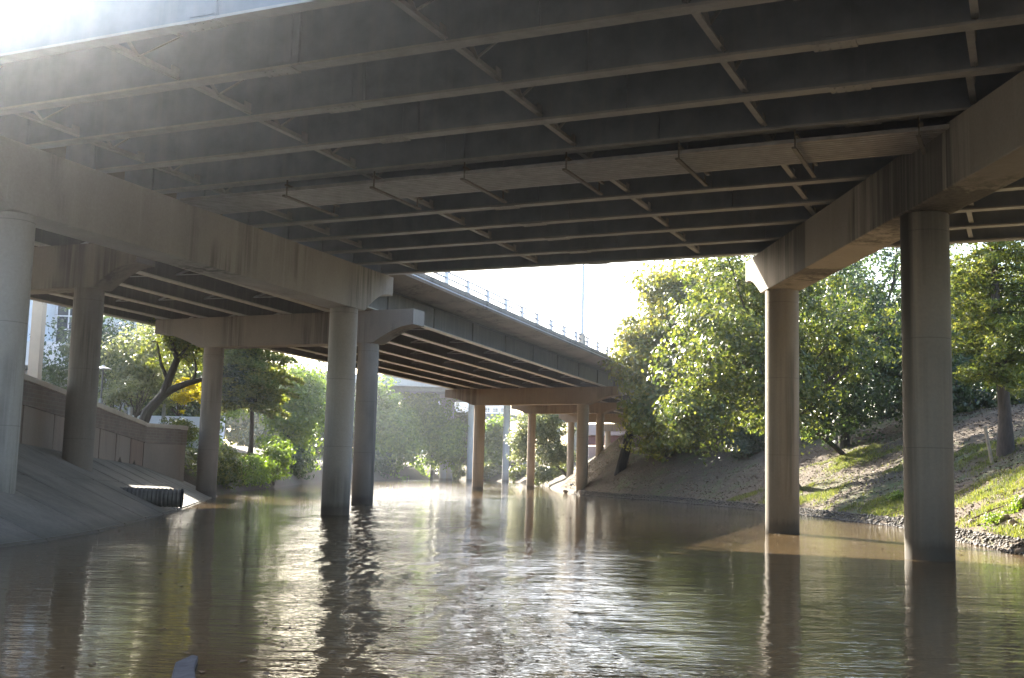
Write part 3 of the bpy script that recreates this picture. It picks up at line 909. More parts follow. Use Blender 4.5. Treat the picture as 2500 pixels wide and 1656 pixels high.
def cypress(name, label, base, hgt, rad, crown0, mat, group, r0=0.26, nbr=70, leaf=0.085, per=110, lean=(0, 0)):
    base = Vector(base)
    root = thing(name, base, label, "tree", group)
    tk = MB()
    top = base + Vector((lean[0], lean[1], hgt))
    n = 10
    tp = [base - UZ * 0.3 + (top - base + UZ * 0.3) * (i / n) + Vector((math.sin(i * 1.3) * 0.06, math.cos(i) * 0.05, 0)) for i in range(n + 1)]
    tk.tube(tp, [max(0.03, r0 * (1.35 if i == 0 else 1.0) * (1 - 0.9 * i / n)) for i in range(n + 1)], 9)
    P_ = []
    for k in range(nbr):
        h = crown0 + (hgt - crown0) * (k + rng.random()) / nbr
        fr = (h - crown0) / (hgt - crown0)
        az = rng.random() * 6.283
        L = rad * (0.55 + 0.5 * rng.random()) * (math.sqrt(max(0.02, 1 - fr)) if fr > 0.35 else 0.72 + 0.3 * fr)
        st = base + (top - base) * (h / hgt)
        dirv = Vector((math.cos(az), math.sin(az), 0.10 - 0.22 * rng.random()))
        en = st + dirv * L - UZ * 0.10 * L
        tk.tube([st, st.lerp(en, 0.5) + UZ * 0.08 * L, en], [0.045, 0.025, 0.008], 5)
        m_n = int(per * L / rad)
        t = rng.random(m_n) ** 0.75
        sidev = np.array([-math.sin(az), math.cos(az), 0])
        w = (0.10 + 0.30 * np.sin(np.pi * np.clip(t, 0.05, 1))) * L * 0.55
        p = np.array(st) + np.outer(t, np.array(en - st)) + np.outer(0.08 * L * np.sin(np.pi * t), (0, 0, 1))
        p += np.outer(rng.normal(size=m_n) * w * 0.55, sidev) + np.outer(rng.normal(size=m_n) * 0.10 - 0.06, (0, 0, 1))
        P_.append(p)
    pts = np.vstack(P_)
    tk.build("trunk", M['bark'], root, smooth=True)
    v, q = leaf_quads(pts, leaf, 0.45, 0.3, 0.45)
    np_mesh("crown", v, q, mat, root)
    return root

GR = "trees on the right bank"
# yellow-green tree where the railed bridge meets the right bank
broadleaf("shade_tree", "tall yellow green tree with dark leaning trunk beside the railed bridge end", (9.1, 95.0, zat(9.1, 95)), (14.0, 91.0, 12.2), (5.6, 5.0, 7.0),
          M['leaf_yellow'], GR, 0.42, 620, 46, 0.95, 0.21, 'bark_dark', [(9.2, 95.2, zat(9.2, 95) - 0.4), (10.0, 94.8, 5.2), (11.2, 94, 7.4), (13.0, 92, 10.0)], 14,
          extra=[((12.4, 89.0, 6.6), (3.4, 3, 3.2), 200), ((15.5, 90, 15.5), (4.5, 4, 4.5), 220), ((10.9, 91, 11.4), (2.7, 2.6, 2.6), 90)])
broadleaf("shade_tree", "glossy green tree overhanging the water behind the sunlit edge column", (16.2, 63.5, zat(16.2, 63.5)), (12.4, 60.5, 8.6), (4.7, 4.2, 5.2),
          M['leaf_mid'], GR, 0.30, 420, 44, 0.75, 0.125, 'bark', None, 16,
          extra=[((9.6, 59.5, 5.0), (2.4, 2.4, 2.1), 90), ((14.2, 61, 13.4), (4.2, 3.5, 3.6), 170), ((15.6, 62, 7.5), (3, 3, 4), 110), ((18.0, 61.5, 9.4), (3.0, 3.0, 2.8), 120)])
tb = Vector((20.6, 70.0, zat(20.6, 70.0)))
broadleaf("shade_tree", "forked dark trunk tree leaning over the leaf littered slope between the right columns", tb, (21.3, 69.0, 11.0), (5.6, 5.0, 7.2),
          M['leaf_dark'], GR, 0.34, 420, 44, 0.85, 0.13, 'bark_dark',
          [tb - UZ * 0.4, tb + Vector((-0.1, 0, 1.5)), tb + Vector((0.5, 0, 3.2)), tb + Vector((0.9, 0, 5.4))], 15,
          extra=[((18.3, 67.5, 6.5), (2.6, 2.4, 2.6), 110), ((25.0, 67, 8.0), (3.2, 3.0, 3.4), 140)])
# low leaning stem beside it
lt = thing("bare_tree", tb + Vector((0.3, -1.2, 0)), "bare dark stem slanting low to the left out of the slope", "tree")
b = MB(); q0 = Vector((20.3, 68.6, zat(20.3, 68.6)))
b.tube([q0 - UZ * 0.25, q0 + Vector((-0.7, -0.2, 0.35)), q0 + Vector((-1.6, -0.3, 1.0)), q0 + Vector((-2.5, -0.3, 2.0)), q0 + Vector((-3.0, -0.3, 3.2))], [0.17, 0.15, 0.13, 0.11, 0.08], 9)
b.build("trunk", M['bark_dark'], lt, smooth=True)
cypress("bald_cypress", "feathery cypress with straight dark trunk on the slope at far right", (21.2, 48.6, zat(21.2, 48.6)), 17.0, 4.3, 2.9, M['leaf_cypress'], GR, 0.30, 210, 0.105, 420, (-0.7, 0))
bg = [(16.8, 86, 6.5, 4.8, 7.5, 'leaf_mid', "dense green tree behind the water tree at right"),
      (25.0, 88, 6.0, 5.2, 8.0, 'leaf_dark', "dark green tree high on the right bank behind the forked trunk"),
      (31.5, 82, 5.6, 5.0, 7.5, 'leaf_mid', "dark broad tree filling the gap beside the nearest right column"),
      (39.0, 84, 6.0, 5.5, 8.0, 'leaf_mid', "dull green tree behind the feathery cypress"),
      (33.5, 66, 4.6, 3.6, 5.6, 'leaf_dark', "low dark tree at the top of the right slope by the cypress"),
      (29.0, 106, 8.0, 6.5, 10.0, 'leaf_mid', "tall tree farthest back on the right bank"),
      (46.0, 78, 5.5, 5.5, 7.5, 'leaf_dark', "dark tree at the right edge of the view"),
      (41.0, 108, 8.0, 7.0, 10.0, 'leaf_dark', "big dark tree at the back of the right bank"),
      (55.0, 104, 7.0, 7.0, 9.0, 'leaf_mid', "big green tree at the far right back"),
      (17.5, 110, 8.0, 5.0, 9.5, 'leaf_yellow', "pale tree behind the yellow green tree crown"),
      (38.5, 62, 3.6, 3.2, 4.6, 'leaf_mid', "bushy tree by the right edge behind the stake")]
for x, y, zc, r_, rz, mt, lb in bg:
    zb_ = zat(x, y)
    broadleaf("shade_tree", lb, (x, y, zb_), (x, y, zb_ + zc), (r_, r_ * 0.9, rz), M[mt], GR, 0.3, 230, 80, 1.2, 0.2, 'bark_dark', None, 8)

GL = "trees on the left bank"
lb0 = Vector((-20.3, 62.2, 3.3))
LTREE = broadleaf("riverside_tree", "thick dark trunk leaning to the right behind the brick wall", lb0, (-18.6, 63.6, 8.6), (2.1, 1.9, 2.1), M['leaf_mid'], GL, 0.30, 130, 34, 0.5, 0.095, 'bark_dark',
          [lb0 - UZ * 0.4, lb0 + Vector((0.5, 0, 1.2)), lb0 + Vector((1.3, 0, 2.15)), lb0 + Vector((1.6, 0, 3.1)), lb0 + Vector((1.9, 0.1, 4.1))], 8)
b = MB()
b.tube([lb0 + Vector((1.15, 0, 1.95)), lb0 + Vector((1.8, -0.05, 2.45)), lb0 + Vector((2.6, -0.1, 2.78)), lb0 + Vector((3.4, -0.1, 3.0)), lb0 + Vector((4.1, 0, 3.5))], [0.21, 0.20, 0.17, 0.12, 0.05], 9)
b.tube([lb0 + Vector((1.5, 0, 2.9)), lb0 + Vector((1.05, 0.1, 3.8)), lb0 + Vector((0.75, 0.1, 5.0))], [0.12, 0.09, 0.04], 7)
b.tube([lb0 + Vector((2.9, -0.1, 2.85)), lb0 + Vector((3.0, 0.1, 3.6)), lb0 + Vector((2.7, 0.3, 4.6))], [0.09, 0.07, 0.03], 7)
b.build("fork", M['bark_dark'], LTREE, smooth=True)
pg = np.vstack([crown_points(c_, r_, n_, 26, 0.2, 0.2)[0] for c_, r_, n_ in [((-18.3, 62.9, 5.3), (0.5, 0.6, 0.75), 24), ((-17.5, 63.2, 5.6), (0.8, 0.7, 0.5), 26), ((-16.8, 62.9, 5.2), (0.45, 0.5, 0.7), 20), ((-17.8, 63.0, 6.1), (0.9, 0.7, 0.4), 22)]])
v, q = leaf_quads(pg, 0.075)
yo = np_mesh("backlit_foliage", v, q, M['leaf_backlit'], LTREE)
set_props(yo, "leaves coloured golden for sun shining through them")
for (x, y, zc, r_, rz, mt, lb) in [(-27.5, 74, 8.3, 3.6, 3.8, 'leaf_dark', "grey green tree on the promenade left of the leaning tree"),
                                   (-23.0, 70, 7.6, 2.9, 3.0, 'leaf_grey', "thin olive tree behind the promenade lamps"),
                                   (-31.0, 88, 9.5, 4.2, 4.5, 'leaf_dark', "dark tree in front of the white building"),
                                   (-24.5, 84, 9.2, 3.6, 4.0, 'leaf_mid', "green tree behind the leaning trunk")]:
    broadleaf("promenade_tree", lb, (x, y, zat(x, y)), (x, y, zc), (r_, r_, rz), M[mt], GL, 0.14, 220, 34, 0.7, 0.12, 'bark', None, 9, split=0.35)
# small multi-stem saplings on the promenade
for (x, y, lb) in [(-22.3, 64.5, "sapling with two thin stems by the second lamp"), (-23.6, 67.0, "sapling with spread stems by the tallest lamp")]:
    t_ = thing("sapling", (x, y, zat(x, y)), lb, "sapling", GL)
    mb = MB(); zz = zat(x, y)
    ends = []
    for k in range(3):
        en = Vector((x + (k - 1) * 0.5 + 0.2, y + 0.1 * k, zz + 2.4 + 0.3 * k))
        limb(mb, (x, y, zz - 0.2), en, 0.05, 0.02, 0.08); ends.append(en)
    mb.build("trunk", M['bark_dark'], t_, smooth=True)
    ps = np.vstack([crown_points(e_, (0.7, 0.7, 0.6), 16, 26, 0.35, 0.3)[0] for e_ in ends])
    v, q = leaf_quads(ps, 0.075); np_mesh("crown", v, q, M['leaf_grey'], t_)

cypress("bald_cypress", "cypress whose slim straight trunk rises from the sunlit vines on the left bank", (-20.4, 90.0, 2.3), 15.0, 4.9, 3.8, M['leaf_cypress'], GL, 0.20, 170, 0.17, 330)
cypress("bald_cypress", "cypress with thin trunk just right of the pier column on the left bank", (-23.0, 89.5, 3.2), 15.5, 4.6, 3.4, M['leaf_dark'], GL, 0.19, 160, 0.17, 320)
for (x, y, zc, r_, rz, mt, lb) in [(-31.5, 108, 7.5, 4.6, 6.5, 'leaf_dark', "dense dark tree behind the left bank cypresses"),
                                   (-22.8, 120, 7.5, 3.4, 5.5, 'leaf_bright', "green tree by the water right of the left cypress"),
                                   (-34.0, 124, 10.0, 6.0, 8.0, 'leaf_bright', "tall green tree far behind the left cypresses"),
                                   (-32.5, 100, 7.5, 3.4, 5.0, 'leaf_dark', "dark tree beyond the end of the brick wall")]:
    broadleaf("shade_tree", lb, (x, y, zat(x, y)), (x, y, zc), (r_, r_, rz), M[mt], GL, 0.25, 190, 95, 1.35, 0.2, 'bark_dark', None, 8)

GF = "trees on the far bank"
for (x, y, zc, r_, rz, mt, lb, lf) in [(-21.8, 199, 8.6, 5.4, 9.0, 'leaf_bright', "tall rounded tree on the far bank right of the mid river columns", 0.24),
                                       (-28.5, 203, 9.5, 6.0, 9.5, 'leaf_mid', "green tree on the far bank partly behind the mid river columns", 0.24),
                                       (-14.6, 215, 9.6, 5.6, 9.4, 'leaf_bright', "bright topped tree on the far bank before the far bridge piers", 0.24),
                                       (-11.0, 221, 7.6, 3.6, 6.0, 'leaf_mid', "smaller tree leaning over the water at the far bank", 0.22),
                                       (-3.2, 245, 8.0, 3.6, 5.0, 'leaf_bright', "light green young tree between the far columns", 0.24),
                                       (-36, 190, 10, 7.0, 10.0, 'leaf_dark', "big dark tree on the far bank seen past the left cypress", 0.26),
                                       (-46, 204, 11, 7.5, 10.0, 'leaf_mid', "big tree at the left end of the far bank", 0.26)]:
    broadleaf("shade_tree", lb, (x, y, zat(x, y)), (x, y, zc), (r_, r_, rz), M[mt], GF, 0.3, 150, 70, 1.7, lf * 1.5, 'bark_dark', None, 8,
              extra=[((x - r_ * 0.5, y - 1, zc + rz * 0.35), (r_ * 0.6, r_ * 0.6, rz * 0.5), 40), ((x + r_ * 0.55, y - 1.5, zc - rz * 0.25), (r_ * 0.6, r_ * 0.6, rz * 0.45), 40)])
wz = zat(8.2, 156)
broadleaf("willow", "grey green willow with leaning trunks on the far point", (8.2, 156, wz), (4.6, 155, 8.3), (3.8, 3.4, 3.2), M['leaf_grey'], GF, 0.26, 260, 34, 0.85, 0.18, 'bark_dark',
          [(8.4, 156, wz - 0.4), (7.0, 156, wz + 0.7), (5.6, 155.8, wz + 2.0), (5.0, 155.5, wz + 4.0)], 9,
          extra=[((1.6, 155, 5.5), (1.9, 2, 2.8), 90), ((6.2, 154.5, 4.2), (3.2, 2.4, 1.9), 120)])

# ------------------------------------------------------------------ shrubs and ground cover
def shrub(label, c, rad, mat, group, n=90, per=34, leaf=0.07, cl=0.34, name="shrub"):
    z_ = zat(c[0], c[1])
    r_ = thing(name, (c[0], c[1], z_), label, "shrub", group)
    pts, cc = crown_points((c[0], c[1], c[2]), rad, n, per, cl, 0.45)
    pts = pts[pts[:, 2] > 0.03]
    mb = MB()
    for k in rng.choice(len(cc), 6, replace=False):
        limb(mb, (c[0], c[1], z_ - 0.1), cc[k], 0.03, 0.01, 0.1, 4, 5)
    mb.build("stems", M['bark'], r_)
    v, q = leaf_quads(pts, leaf); np_mesh("foliage", v, q, mat, r_)
    return r_
GS = "shrubs along the left bank"
shrub("sunlit bright green vine mound at the water on the left bank", (-19.3, 85, 1.3), (1.9, 7.0, 1.3), M['leaf_bright'], GS, 330, 40, 0.10, 0.5)
shrub("shaded dark vine mound beside the pier column on the left bank", (-18.3, 72, 1.5), (1.5, 5.0, 1.5), M['leaf_mid'], GS, 220, 40, 0.10, 0.5)
shrub("leafy bush with pale large leaves at the right end of the vine mound", (-18.8, 92, 2.4), (1.4, 1.6, 1.4), M['leaf_bright'], GS, 90, 36, 0.13, 0.5)
shrub("clipped green hedge at the end of the brick wall", (-18.3, 62.8, 3.5), (1.3, 1.5, 0.8), M['leaf_mid'], GS, 90, 36, 0.07, 0.3)
shrub("dark bush under the cypress trunks on the left bank", (-22.4, 82, 3.2), (2.0, 4.0, 1.0), M['leaf_bright'], GS, 140, 36, 0.09, 0.45)
shrub("low dark scrub at the far left waterline", (-22.5, 118, 2.0), (2.6, 6.0, 1.8), M['leaf_dark'], GS, 160, 34, 0.14, 0.6)
shrub("pale bush under the willow on the far point", (4.5, 150, 1.6), (2.2, 3.0, 1.3), M['leaf_grey'], GS, 90, 30, 0.14, 0.5)
shrub("dark undergrowth at the foot of the far bank trees", (-23, 190, 2.4), (4.0, 5.0, 2.6), M['leaf_dark'], GS, 170, 30, 0.24, 0.9)

GU = "undergrowth along the top of the right bank"
for (x, y, r_, lb) in [(21.5, 78, 2.0, "dark undergrowth below the trees left of the nearest right column"), (25.5, 76, 2.2, "dark undergrowth just left of the nearest right column top of slope"),
                       (27.5, 70, 1.5, "dark bush right of the nearest column at the top of the slope"), (29.6, 69, 1.3, "low bush in front of the parked car"),
                       (33.5, 71, 2.0, "bush behind the cypress trunk at the top of the slope"), (37.0, 67, 2.0, "bush at the right picture edge on top of the slope"),
                       (17.0, 82, 1.6, "dark undergrowth under the tree that overhangs the water"), (13.4, 90, 1.6, "dark undergrowth beside the dark leaning trunk")]:
    shrub(lb, (x, y, zat(x, y) + r_ * 0.45), (r_, r_, r_ * 0.8), M['leaf_dark'], GU, 90, 36, 0.12, 0.5, "bush")

for (x, y, z_, rr, lb) in [(-11.5, 231, 1.6, (3.0, 3.5, 2.0), "dark scrub at the end of the water below the far bridge"), (-4.5, 237, 1.8, (3.4, 3.0, 2.0), "green scrub on the far bank beside the light green tree"),
                           (2.6, 222, 1.6, (2.6, 4.0, 1.8), "low scrub on the far bank behind the willow"), (7.5, 170, 1.8, (2.6, 5.0, 1.6), "grey green scrub right of the willow")]:
    shrub(lb, (x, y, z_), rr, M['leaf_mid'], GS, 120, 34, 0.26, 0.8)

def scatter_band(n, dmin, dmax, ymin, ymax, side, dens=None):
    out = []
    while len(out) < n:
        k = n * 3
        y = ymin + (ymax - ymin) * rng.random(k)
        if side == 'R': x = 4 + 26 * rng.random(k)
        else: x = -34 + 26 * rng.random(k)
        pxy = np.stack([x, y], 1)
        sd, _ = river_sd(pxy)
        ok = (sd > dmin) & (sd < dmax)
        if dens is not None: ok &= rng.random(k) < dens(x, y)
        out += list(pxy[ok])
    pxy = np.array(out[:n])
    return np.column_stack([pxy, height(pxy)])

def patchy(x, y):
    return np.clip(0.25 + 1.6 * fbm(x * 0.9 + 4, y * 0.9), 0.02, 1)
# grass blades on both banks (stuff)
def blades(pts, h, w):
    n = len(pts)
    az = rng.random(n) * 6.283
    s = np.stack([np.cos(az), np.sin(az), np.zeros(n)], 1)
    ln = unit_rand(n) * 0.5; ln[:, 2] = 1
    hh = (h * (0.4 + 1.0 * rng.random(n)))[:, None]
    v = np.empty((n, 3, 3))
    v[:, 0] = pts - s * w; v[:, 1] = pts + s * w; v[:, 2] = pts + ln * hh
    v[:, :2, 2] -= 0.02
    return v.reshape(-1, 3), np.arange(n * 3).reshape(n, 3)
pts = scatter_band(58000, 0.4, 7.5, 24, 70, 'R', patchy)
v, q = blades(pts, 0.12, 0.014)
set_props(np_mesh("grass", v, q, M['leaf_cypress']), "patchy short grass on the right bank slope", kind="stuff")
pts = scatter_band(30000, 0.5, 14, 62, 100, 'L')
v, q = leaf_quads(pts + np.array([0, 0, 0.12]), 0.11, 0.6, 1.0)
set_props(np_mesh("ground_cover", v, q, M['leaf_mid']), "low leafy vines covering the left bank", kind="stuff")
pts = scatter_band(46000, 0.4, 14, 24, 112, 'R')
v, q = leaf_quads(pts + np.array([0, 0, 0.025]), 0.055, 0.6, 1.5)
set_props(np_mesh("leaf_litter", v, q, M['straw']), "dry fallen leaves scattered over the right bank", kind="stuff")

def drift(n):
    out = []
    while len(out) < n:
        y = 8 + 50 * rng.random(n) ** 1.4; x = -14 + 28 * rng.random(n)
        sd, _ = river_sd(np.stack([x, y], 1))
        lane = np.sin(x * 0.35 + y * 0.11 + 1.0) + 0.5 * np.sin(x * 0.9 - y * 0.3)
        ok = (sd < -0.15) & ((rng.random(n) < np.clip(lane - 0.4, 0.03, 1)) | (sd > -0.8))
        out += [(a_, b_, 0.006) for a_, b_ in zip(x[ok], y[ok])]
    return np.array(out[:n])
pts = drift(600)
v, q = leaf_quads(pts, 0.045, 0.5, 9.0)
v[:, 2] = np.maximum(v[:, 2], 0.004)
set_props(np_mesh("floating_leaves", v, q, M['straw']), "scattered floating leaves and flecks on the water", kind="stuff")

# bright weed clumps near the right water edge
for (x, y, r_, lb) in [(14.35, 33.6, 0.55, "bright green weed clump at the gravel edge right of the nearest column"), (15.2, 34.2, 0.4, "small bright weed clump uphill from the gravel edge"),
                       (16.6, 48.5, 0.5, "dark weed tuft at the gravel edge between the right columns")]:
    shrub(lb, (x, y, zat(x, y) + 0.15), (r_, r_, 0.25), M['leaf_bright'], "weeds on the right bank", 26, 26, 0.035, 0.16, "weed_clump")

# gravel edge (stuff) made of many small stones
def stone_mesh(seed):
    r_ = random.Random(seed)
    me_v = []; me_f = []
    import bmesh
    bm = bmesh.new()
    bmesh.ops.create_icosphere(bm, subdivisions=2, radius=1.0)
    sc = (1.0, 0.7 + 0.25 * r_.random(), 0.5 + 0.2 * r_.random())
    for v_ in bm.verts:
        p = v_.co.copy()
        k = 1 + 0.28 * mnoise.noise(p * 1.3 + Vector((seed * 3.1, 0, 0))) + 0.10 * mnoise.noise(p * 3.1 + Vector((0, seed, 0)))
        v_.co = Vector((p.x * sc[0], p.y * sc[1], p.z * sc[2])) * k
    vs_ = np.array([v_.co[:] for v_ in bm.verts]); fs_ = np.array([[v_.index for v_ in f_.verts] for f_ in bm.faces])
    bm.free()
    return vs_, fs_
STV = [stone_mesh(i) for i in range(5)]
allv, allf, off = [], [], 0
pts = scatter_band(8500, -0.12, 0.36, 24, 100, 'R')
for p in pts:
    sv, sf = STV[int(rng.integers(0, 5))]
    s = 0.022 + 0.062 * rng.random() ** 3
    az = rng.random() * 6.283
    c_, s_ = math.cos(az), math.sin(az)
    vv = sv @ np.array([[c_, s_, 0], [-s_, c_, 0], [0, 0, 1]]) * s + np.array([p[0], p[1], max(p[2], 0) + s * 0.2])
    allv.append(vv); allf.append(sf + off); off += len(vv)
set_props(np_mesh("gravel", np.vstack(allv), np.vstack(allf), M['gravel'], smooth=True), "dark gravel lip along the right waterline", kind="stuff")

# larger rocks, each its own object
rock_me = []
for i, (sv, sf) in enumerate(STV):
    me = bpy.data.meshes.new("rock"); me.from_pydata(sv.tolist(), [], sf.tolist()); me.materials.append(M['rock'])
    for p_ in me.polygons: p_.use_smooth = True
    rock_me.append(me)
def rock(x, y, s, label, group="rocks on the right bank", k=None):
    o = bpy.data.objects.new("rock", rock_me[int(rng.integers(0, 5)) if k is None else k])
    COL.objects.link(o)
    o.location = (x, y, max(0, zat(x, y)) + s * 0.22); o.scale = (s, s, s)
    o.rotation_euler = (rng.random() * 0.5, rng.random() * 0.5, rng.random() * 6.28)
    return set_props(o, label, "rock", group)
rock(15.5, 34.2, 0.36, "large flat tan rock on the bare soil at far right")
rock(14.95, 32.0, 0.34, "long brown rock at the right picture edge near the water")
rock(14.2, 32.2, 0.20, "brown rock beside the weed clump at the gravel edge")
for _ in range(34):
    x = 14.0 + 2.6 * rng.random(); y = 30.5 + 5.5 * rng.random()
    if river_sd([(x, y)])[0][0] < 0.45: continue
    rock(x, y, 0.06 + 0.11 * rng.random(), "small stone among the rubble on the near right bank")
for (x, y, s, lb) in [(6.35, 97.0, 0.42, "dark rock at the foot of the bank column far right"), (5.3, 104, 0.35, "dark stone at the tip of the far grassy point"),
                      (12.75, 28.6, 0.19, "dark wet rock in the water at the right edge")]:
    rock(x, y, s, lb)

# drift sticks, litter, stake, board
def stick(pts_, r_, label, name="branch", mat='straw', cat="branch", group="sticks on the right bank"):
    t_ = MB(); t_.tube([Vector((p[0], p[1], zat(p[0], p[1]) + p[2])) for p in pts_], r_, 6)
    return set_props(t_.build(name, M[mat], smooth=True), label, cat, group)
stick([(14.6, 36.4, 0.05), (15.3, 36.1, 0.10), (16.1, 35.2, 0.05)], [0.03, 0.025, 0.012], "pale bent stick on the grass right of the nearest column")
stick([(16.4, 44.0, 0.05), (17.3, 44.4, 0.06), (18.0, 44.3, 0.04)], [0.03, 0.028, 0.015], "pale straight stick on the bank between the right columns")
stick([(15.1, 46.6, 0.04), (15.7, 45.6, 0.12)], [0.025, 0.012], "short stick near the gravel edge left of the nearest column")
def litter(x, y, s, label):
    b_ = MB(); zz = max(zat(x, y), 0.0)
    sv, sf = STV[2]
    b_.add([(x + p[0] * s, y + p[1] * s * 0.7, zz + 0.05 + p[2] * s * 0.6) for p in sv], [tuple(f_) for f_ in sf])
    return set_props(b_.build("plastic_bag", M['plastic']), label, "litter", "litter on the right bank")
litter(15.55, 42.4, 0.16, "white plastic bag lying on the gravel edge left of the nearest column")
litter(14.9, 35.6, 0.13, "scrap of white plastic among the stones at far right")
litter(5.9, 106.0, 0.28, "white scrap on the far grassy point")
stk = thing("stake", (20.35, 48.0, zat(20.35, 48.0)), "slim tan wooden stake tilted beside the cypress trunk", "stake")
b = MB(); q0 = Vector((20.35, 48.0, zat(20.35, 48.0)))
b.tube([q0 - UZ * 0.2, q0 + Vector((-0.28, 0, 1.45))], 0.07, 10); b.build("shaft", M['wood'], stk, smooth=True)
b = MB(); b.tube([q0 + Vector((-0.275, 0, 1.42)), q0 + Vector((-0.295, 0, 1.52))], 0.085, 10); b.build("cap", M['wood'], stk, smooth=True)
b = MB()
b.prism([Vector((-2.70, 9.62, 0.035)), Vector((-2.66, 9.98, 0.04)), Vector((-2.58, 9.86, 0.05)), Vector((-2.46, 9.30, 0.06)), Vector((-2.08, 8.0, 0.07)), Vector((-2.28, 7.95, 0.05)), Vector((-2.60, 9.2, 0.04))], (0, 0, -0.05))
set_props(b.build("driftwood_board", M['board'], bevel=0.008), "grey broken board lying half sunk in the near water", "board")

# ------------------------------------------------------------------ brick retaining wall with coping
wall = thing("retaining_wall", (-15.6, 42, 1.8), "brown brick wall with pale coping stepping down behind the slope paving", "wall")
WP = [(-15.8, 20.0, 5.3), (-16.2, 38.0, 4.44), (-16.5, 44.0, 4.10), (-18.2, 57.0, 3.66)]
def wall_seg(p0, p1, z0b, z1b):
    a0, a1 = Vector((p0[0], p0[1], 0)), Vector((p1[0], p1[1], 0))
    d = (a1 - a0).normalized(); s = Vector((-d.y, d.x, 0))     # to the left (landward)
    zt0, zt1 = p0[2], p1[2]
    br, pn, cp = MB(), [], MB()
    def strip(mb, f0, f1, t0, t1, oA, oB):
        """part of the face between fractions f0..f1 along and heights (t lists per end), from offset oA to oB landward"""
        pa = a0.lerp(a1, f0); pb = a0.lerp(a1, f1)
        mb.prism([pa + UZ * t0[0] + s * oA, pb + UZ * t0[1] + s * oA, pb + UZ * t1[1] + s * oA, pa + UZ * t1[0] + s * oA], s * (oB - oA))
    split0, split1 = zt0 - 0.95, zt1 - 0.95
    strip(br, 0, 1, (split0, split1), (zt0 - 0.15, zt1 - 0.15), 0.0, 0.40)
    br.build("brick_band", M['brick'], wall)
    L = (a1 - a0).length
    npan = max(1, round(L / 3.4))
    for k in range(npan):
        pm_ = MB()
        f0, f1 = k / npan + 0.006, (k + 1) / npan - 0.006
        strip(pm_, f0, f1, (z0b + (z1b - z0b) * f0, z0b + (z1b - z0b) * f1), (split0 + (split1 - split0) * f0 - 0.004, split0 + (split1 - split0) * f1 - 0.004), 0.03, 0.38)
        pm_.build("wall_panel", M['panel_red'] if (50 < p1[1] < 58 and k == npan - 1) else M['panel'], wall)
    strip(cp, 0, 1, (zt0 - 0.148, zt1 - 0.148), (zt0 + 0.05, zt1 + 0.05), -0.07, 0.47)
    cp.build("coping", M['coping'], wall, bevel=0.02)
for p0, p1 in zip(WP[:-1], WP[1:]):
    zb0 = 1.6 if p0[1] < 50 else 1.2
    wall_seg(p0, p1, 1.3, 1.0 if p1[1] > 50 else 1.3)
wall_seg((-18.22, 57.05, 3.63), (-16.95, 59.8, 3.63), 0.5, 0.4)
wall_seg((-16.9, 59.85, 3.60), (-22.5, 62.6, 3.60), 0.5, 0.8)

# corrugated drain pipe out of the slope
dp = thing("drain_pipe", (-12.6, 39.9, 0.5), "dark ribbed drain pipe sticking out of the slope paving over the water", "pipe")
prof = []
axis0, axis1 = Vector((-14.7, 39.3, 0.54)), Vector((-11.35, 39.9, 0.49))
n = 70
b = MB()
b.tube([axis0.lerp(axis1, i / n) for i in range(n + 1)], [0.315 + 0.016 * math.sin(i * 2 * math.pi / 2.8) for i in range(n + 1)], 28, caps=False)
b.tube([axis1.lerp(axis0, i / n) for i in range(n + 1)], [0.28 + 0.014 * math.sin(i * 2 * math.pi / 2.8) for i in range(n + 1)], 28, caps=False)
b.build("pipe_barrel", M['pipe'], dp, smooth=True)
b = MB()
dd = (axis1 - axis0).normalized()
sdv = dd.orthogonal().normalized(); bdv = dd.cross(sdv)
vv = []
for rr_, of in ((0.28, 0.0), (0.335, 0.0), (0.335, 0.05), (0.28, 0.05)):
    vv += [axis1 + dd * of + (sdv * math.cos(t) + bdv * math.sin(t)) * rr_ for t in np.linspace(0, 2 * math.pi, 28, endpoint=False)]
b.add(vv, [(r_ * 28 + k, r_ * 28 + (k + 1) % 28, ((r_ + 1) % 4) * 28 + (k + 1) % 28, ((r_ + 1) % 4) * 28 + k) for r_ in range(4) for k in range(28)])
b.build("rim", M['rubber'], dp, smooth=True)

# ------------------------------------------------------------------ promenade lamps and posts
def prom_lamp(x, y, ztop, label, zg=None):
    zg = zat(x, y) if zg is None else zg
    t_ = thing("promenade_lamp", (x, y, zg), label, "lamp", "lamps along the promenade")
    hh = ztop - zg
    b_ = MB(); b_.lathe((x, y, zg), [(0.16, -0.1), (0.15, 0.3), (0.13, hh * 0.52), (0.11, hh * 0.54)], 14); b_.build("lower_post", M['concrete_far'], t_, smooth=True)
    b_ = MB(); b_.lathe((x, y, zg), [(0.055, hh * 0.535), (0.055, hh * 0.96)], 10); b_.build("upper_post", M['lamp_dark'], t_, smooth=True)
    b_ = MB(); b_.lathe((x, y, zg), [(0.10, hh * 0.945), (0.46, hh * 0.955), (0.44, hh * 0.965), (0.10, hh * 0.99)], 24); sh_ = b_.build("shade", M['pole'], t_, smooth=True)
    b_ = MB(); b_.lathe((x, y, zg), [(0.09, hh * 0.985), (0.09, hh), (0.05, hh + 0.05)], 14); b_.build("finial", M['plastic'], sh_, smooth=True)
    return t_
prom_lamp(-23.4, 65.0, 7.15, "nearest flat shaded lamp on the promenade, left of the saplings")
prom_lamp(-24.4, 72.0, 6.95, "second flat shaded lamp on the promenade, behind the saplings")
prom_lamp(-28.8, 100.0, 6.95, "small lamp under the backlit golden leaves near the pier column")
prom_lamp(-29.8, 98.0, 7.6, "tall lamp just right of the leaning trunk")
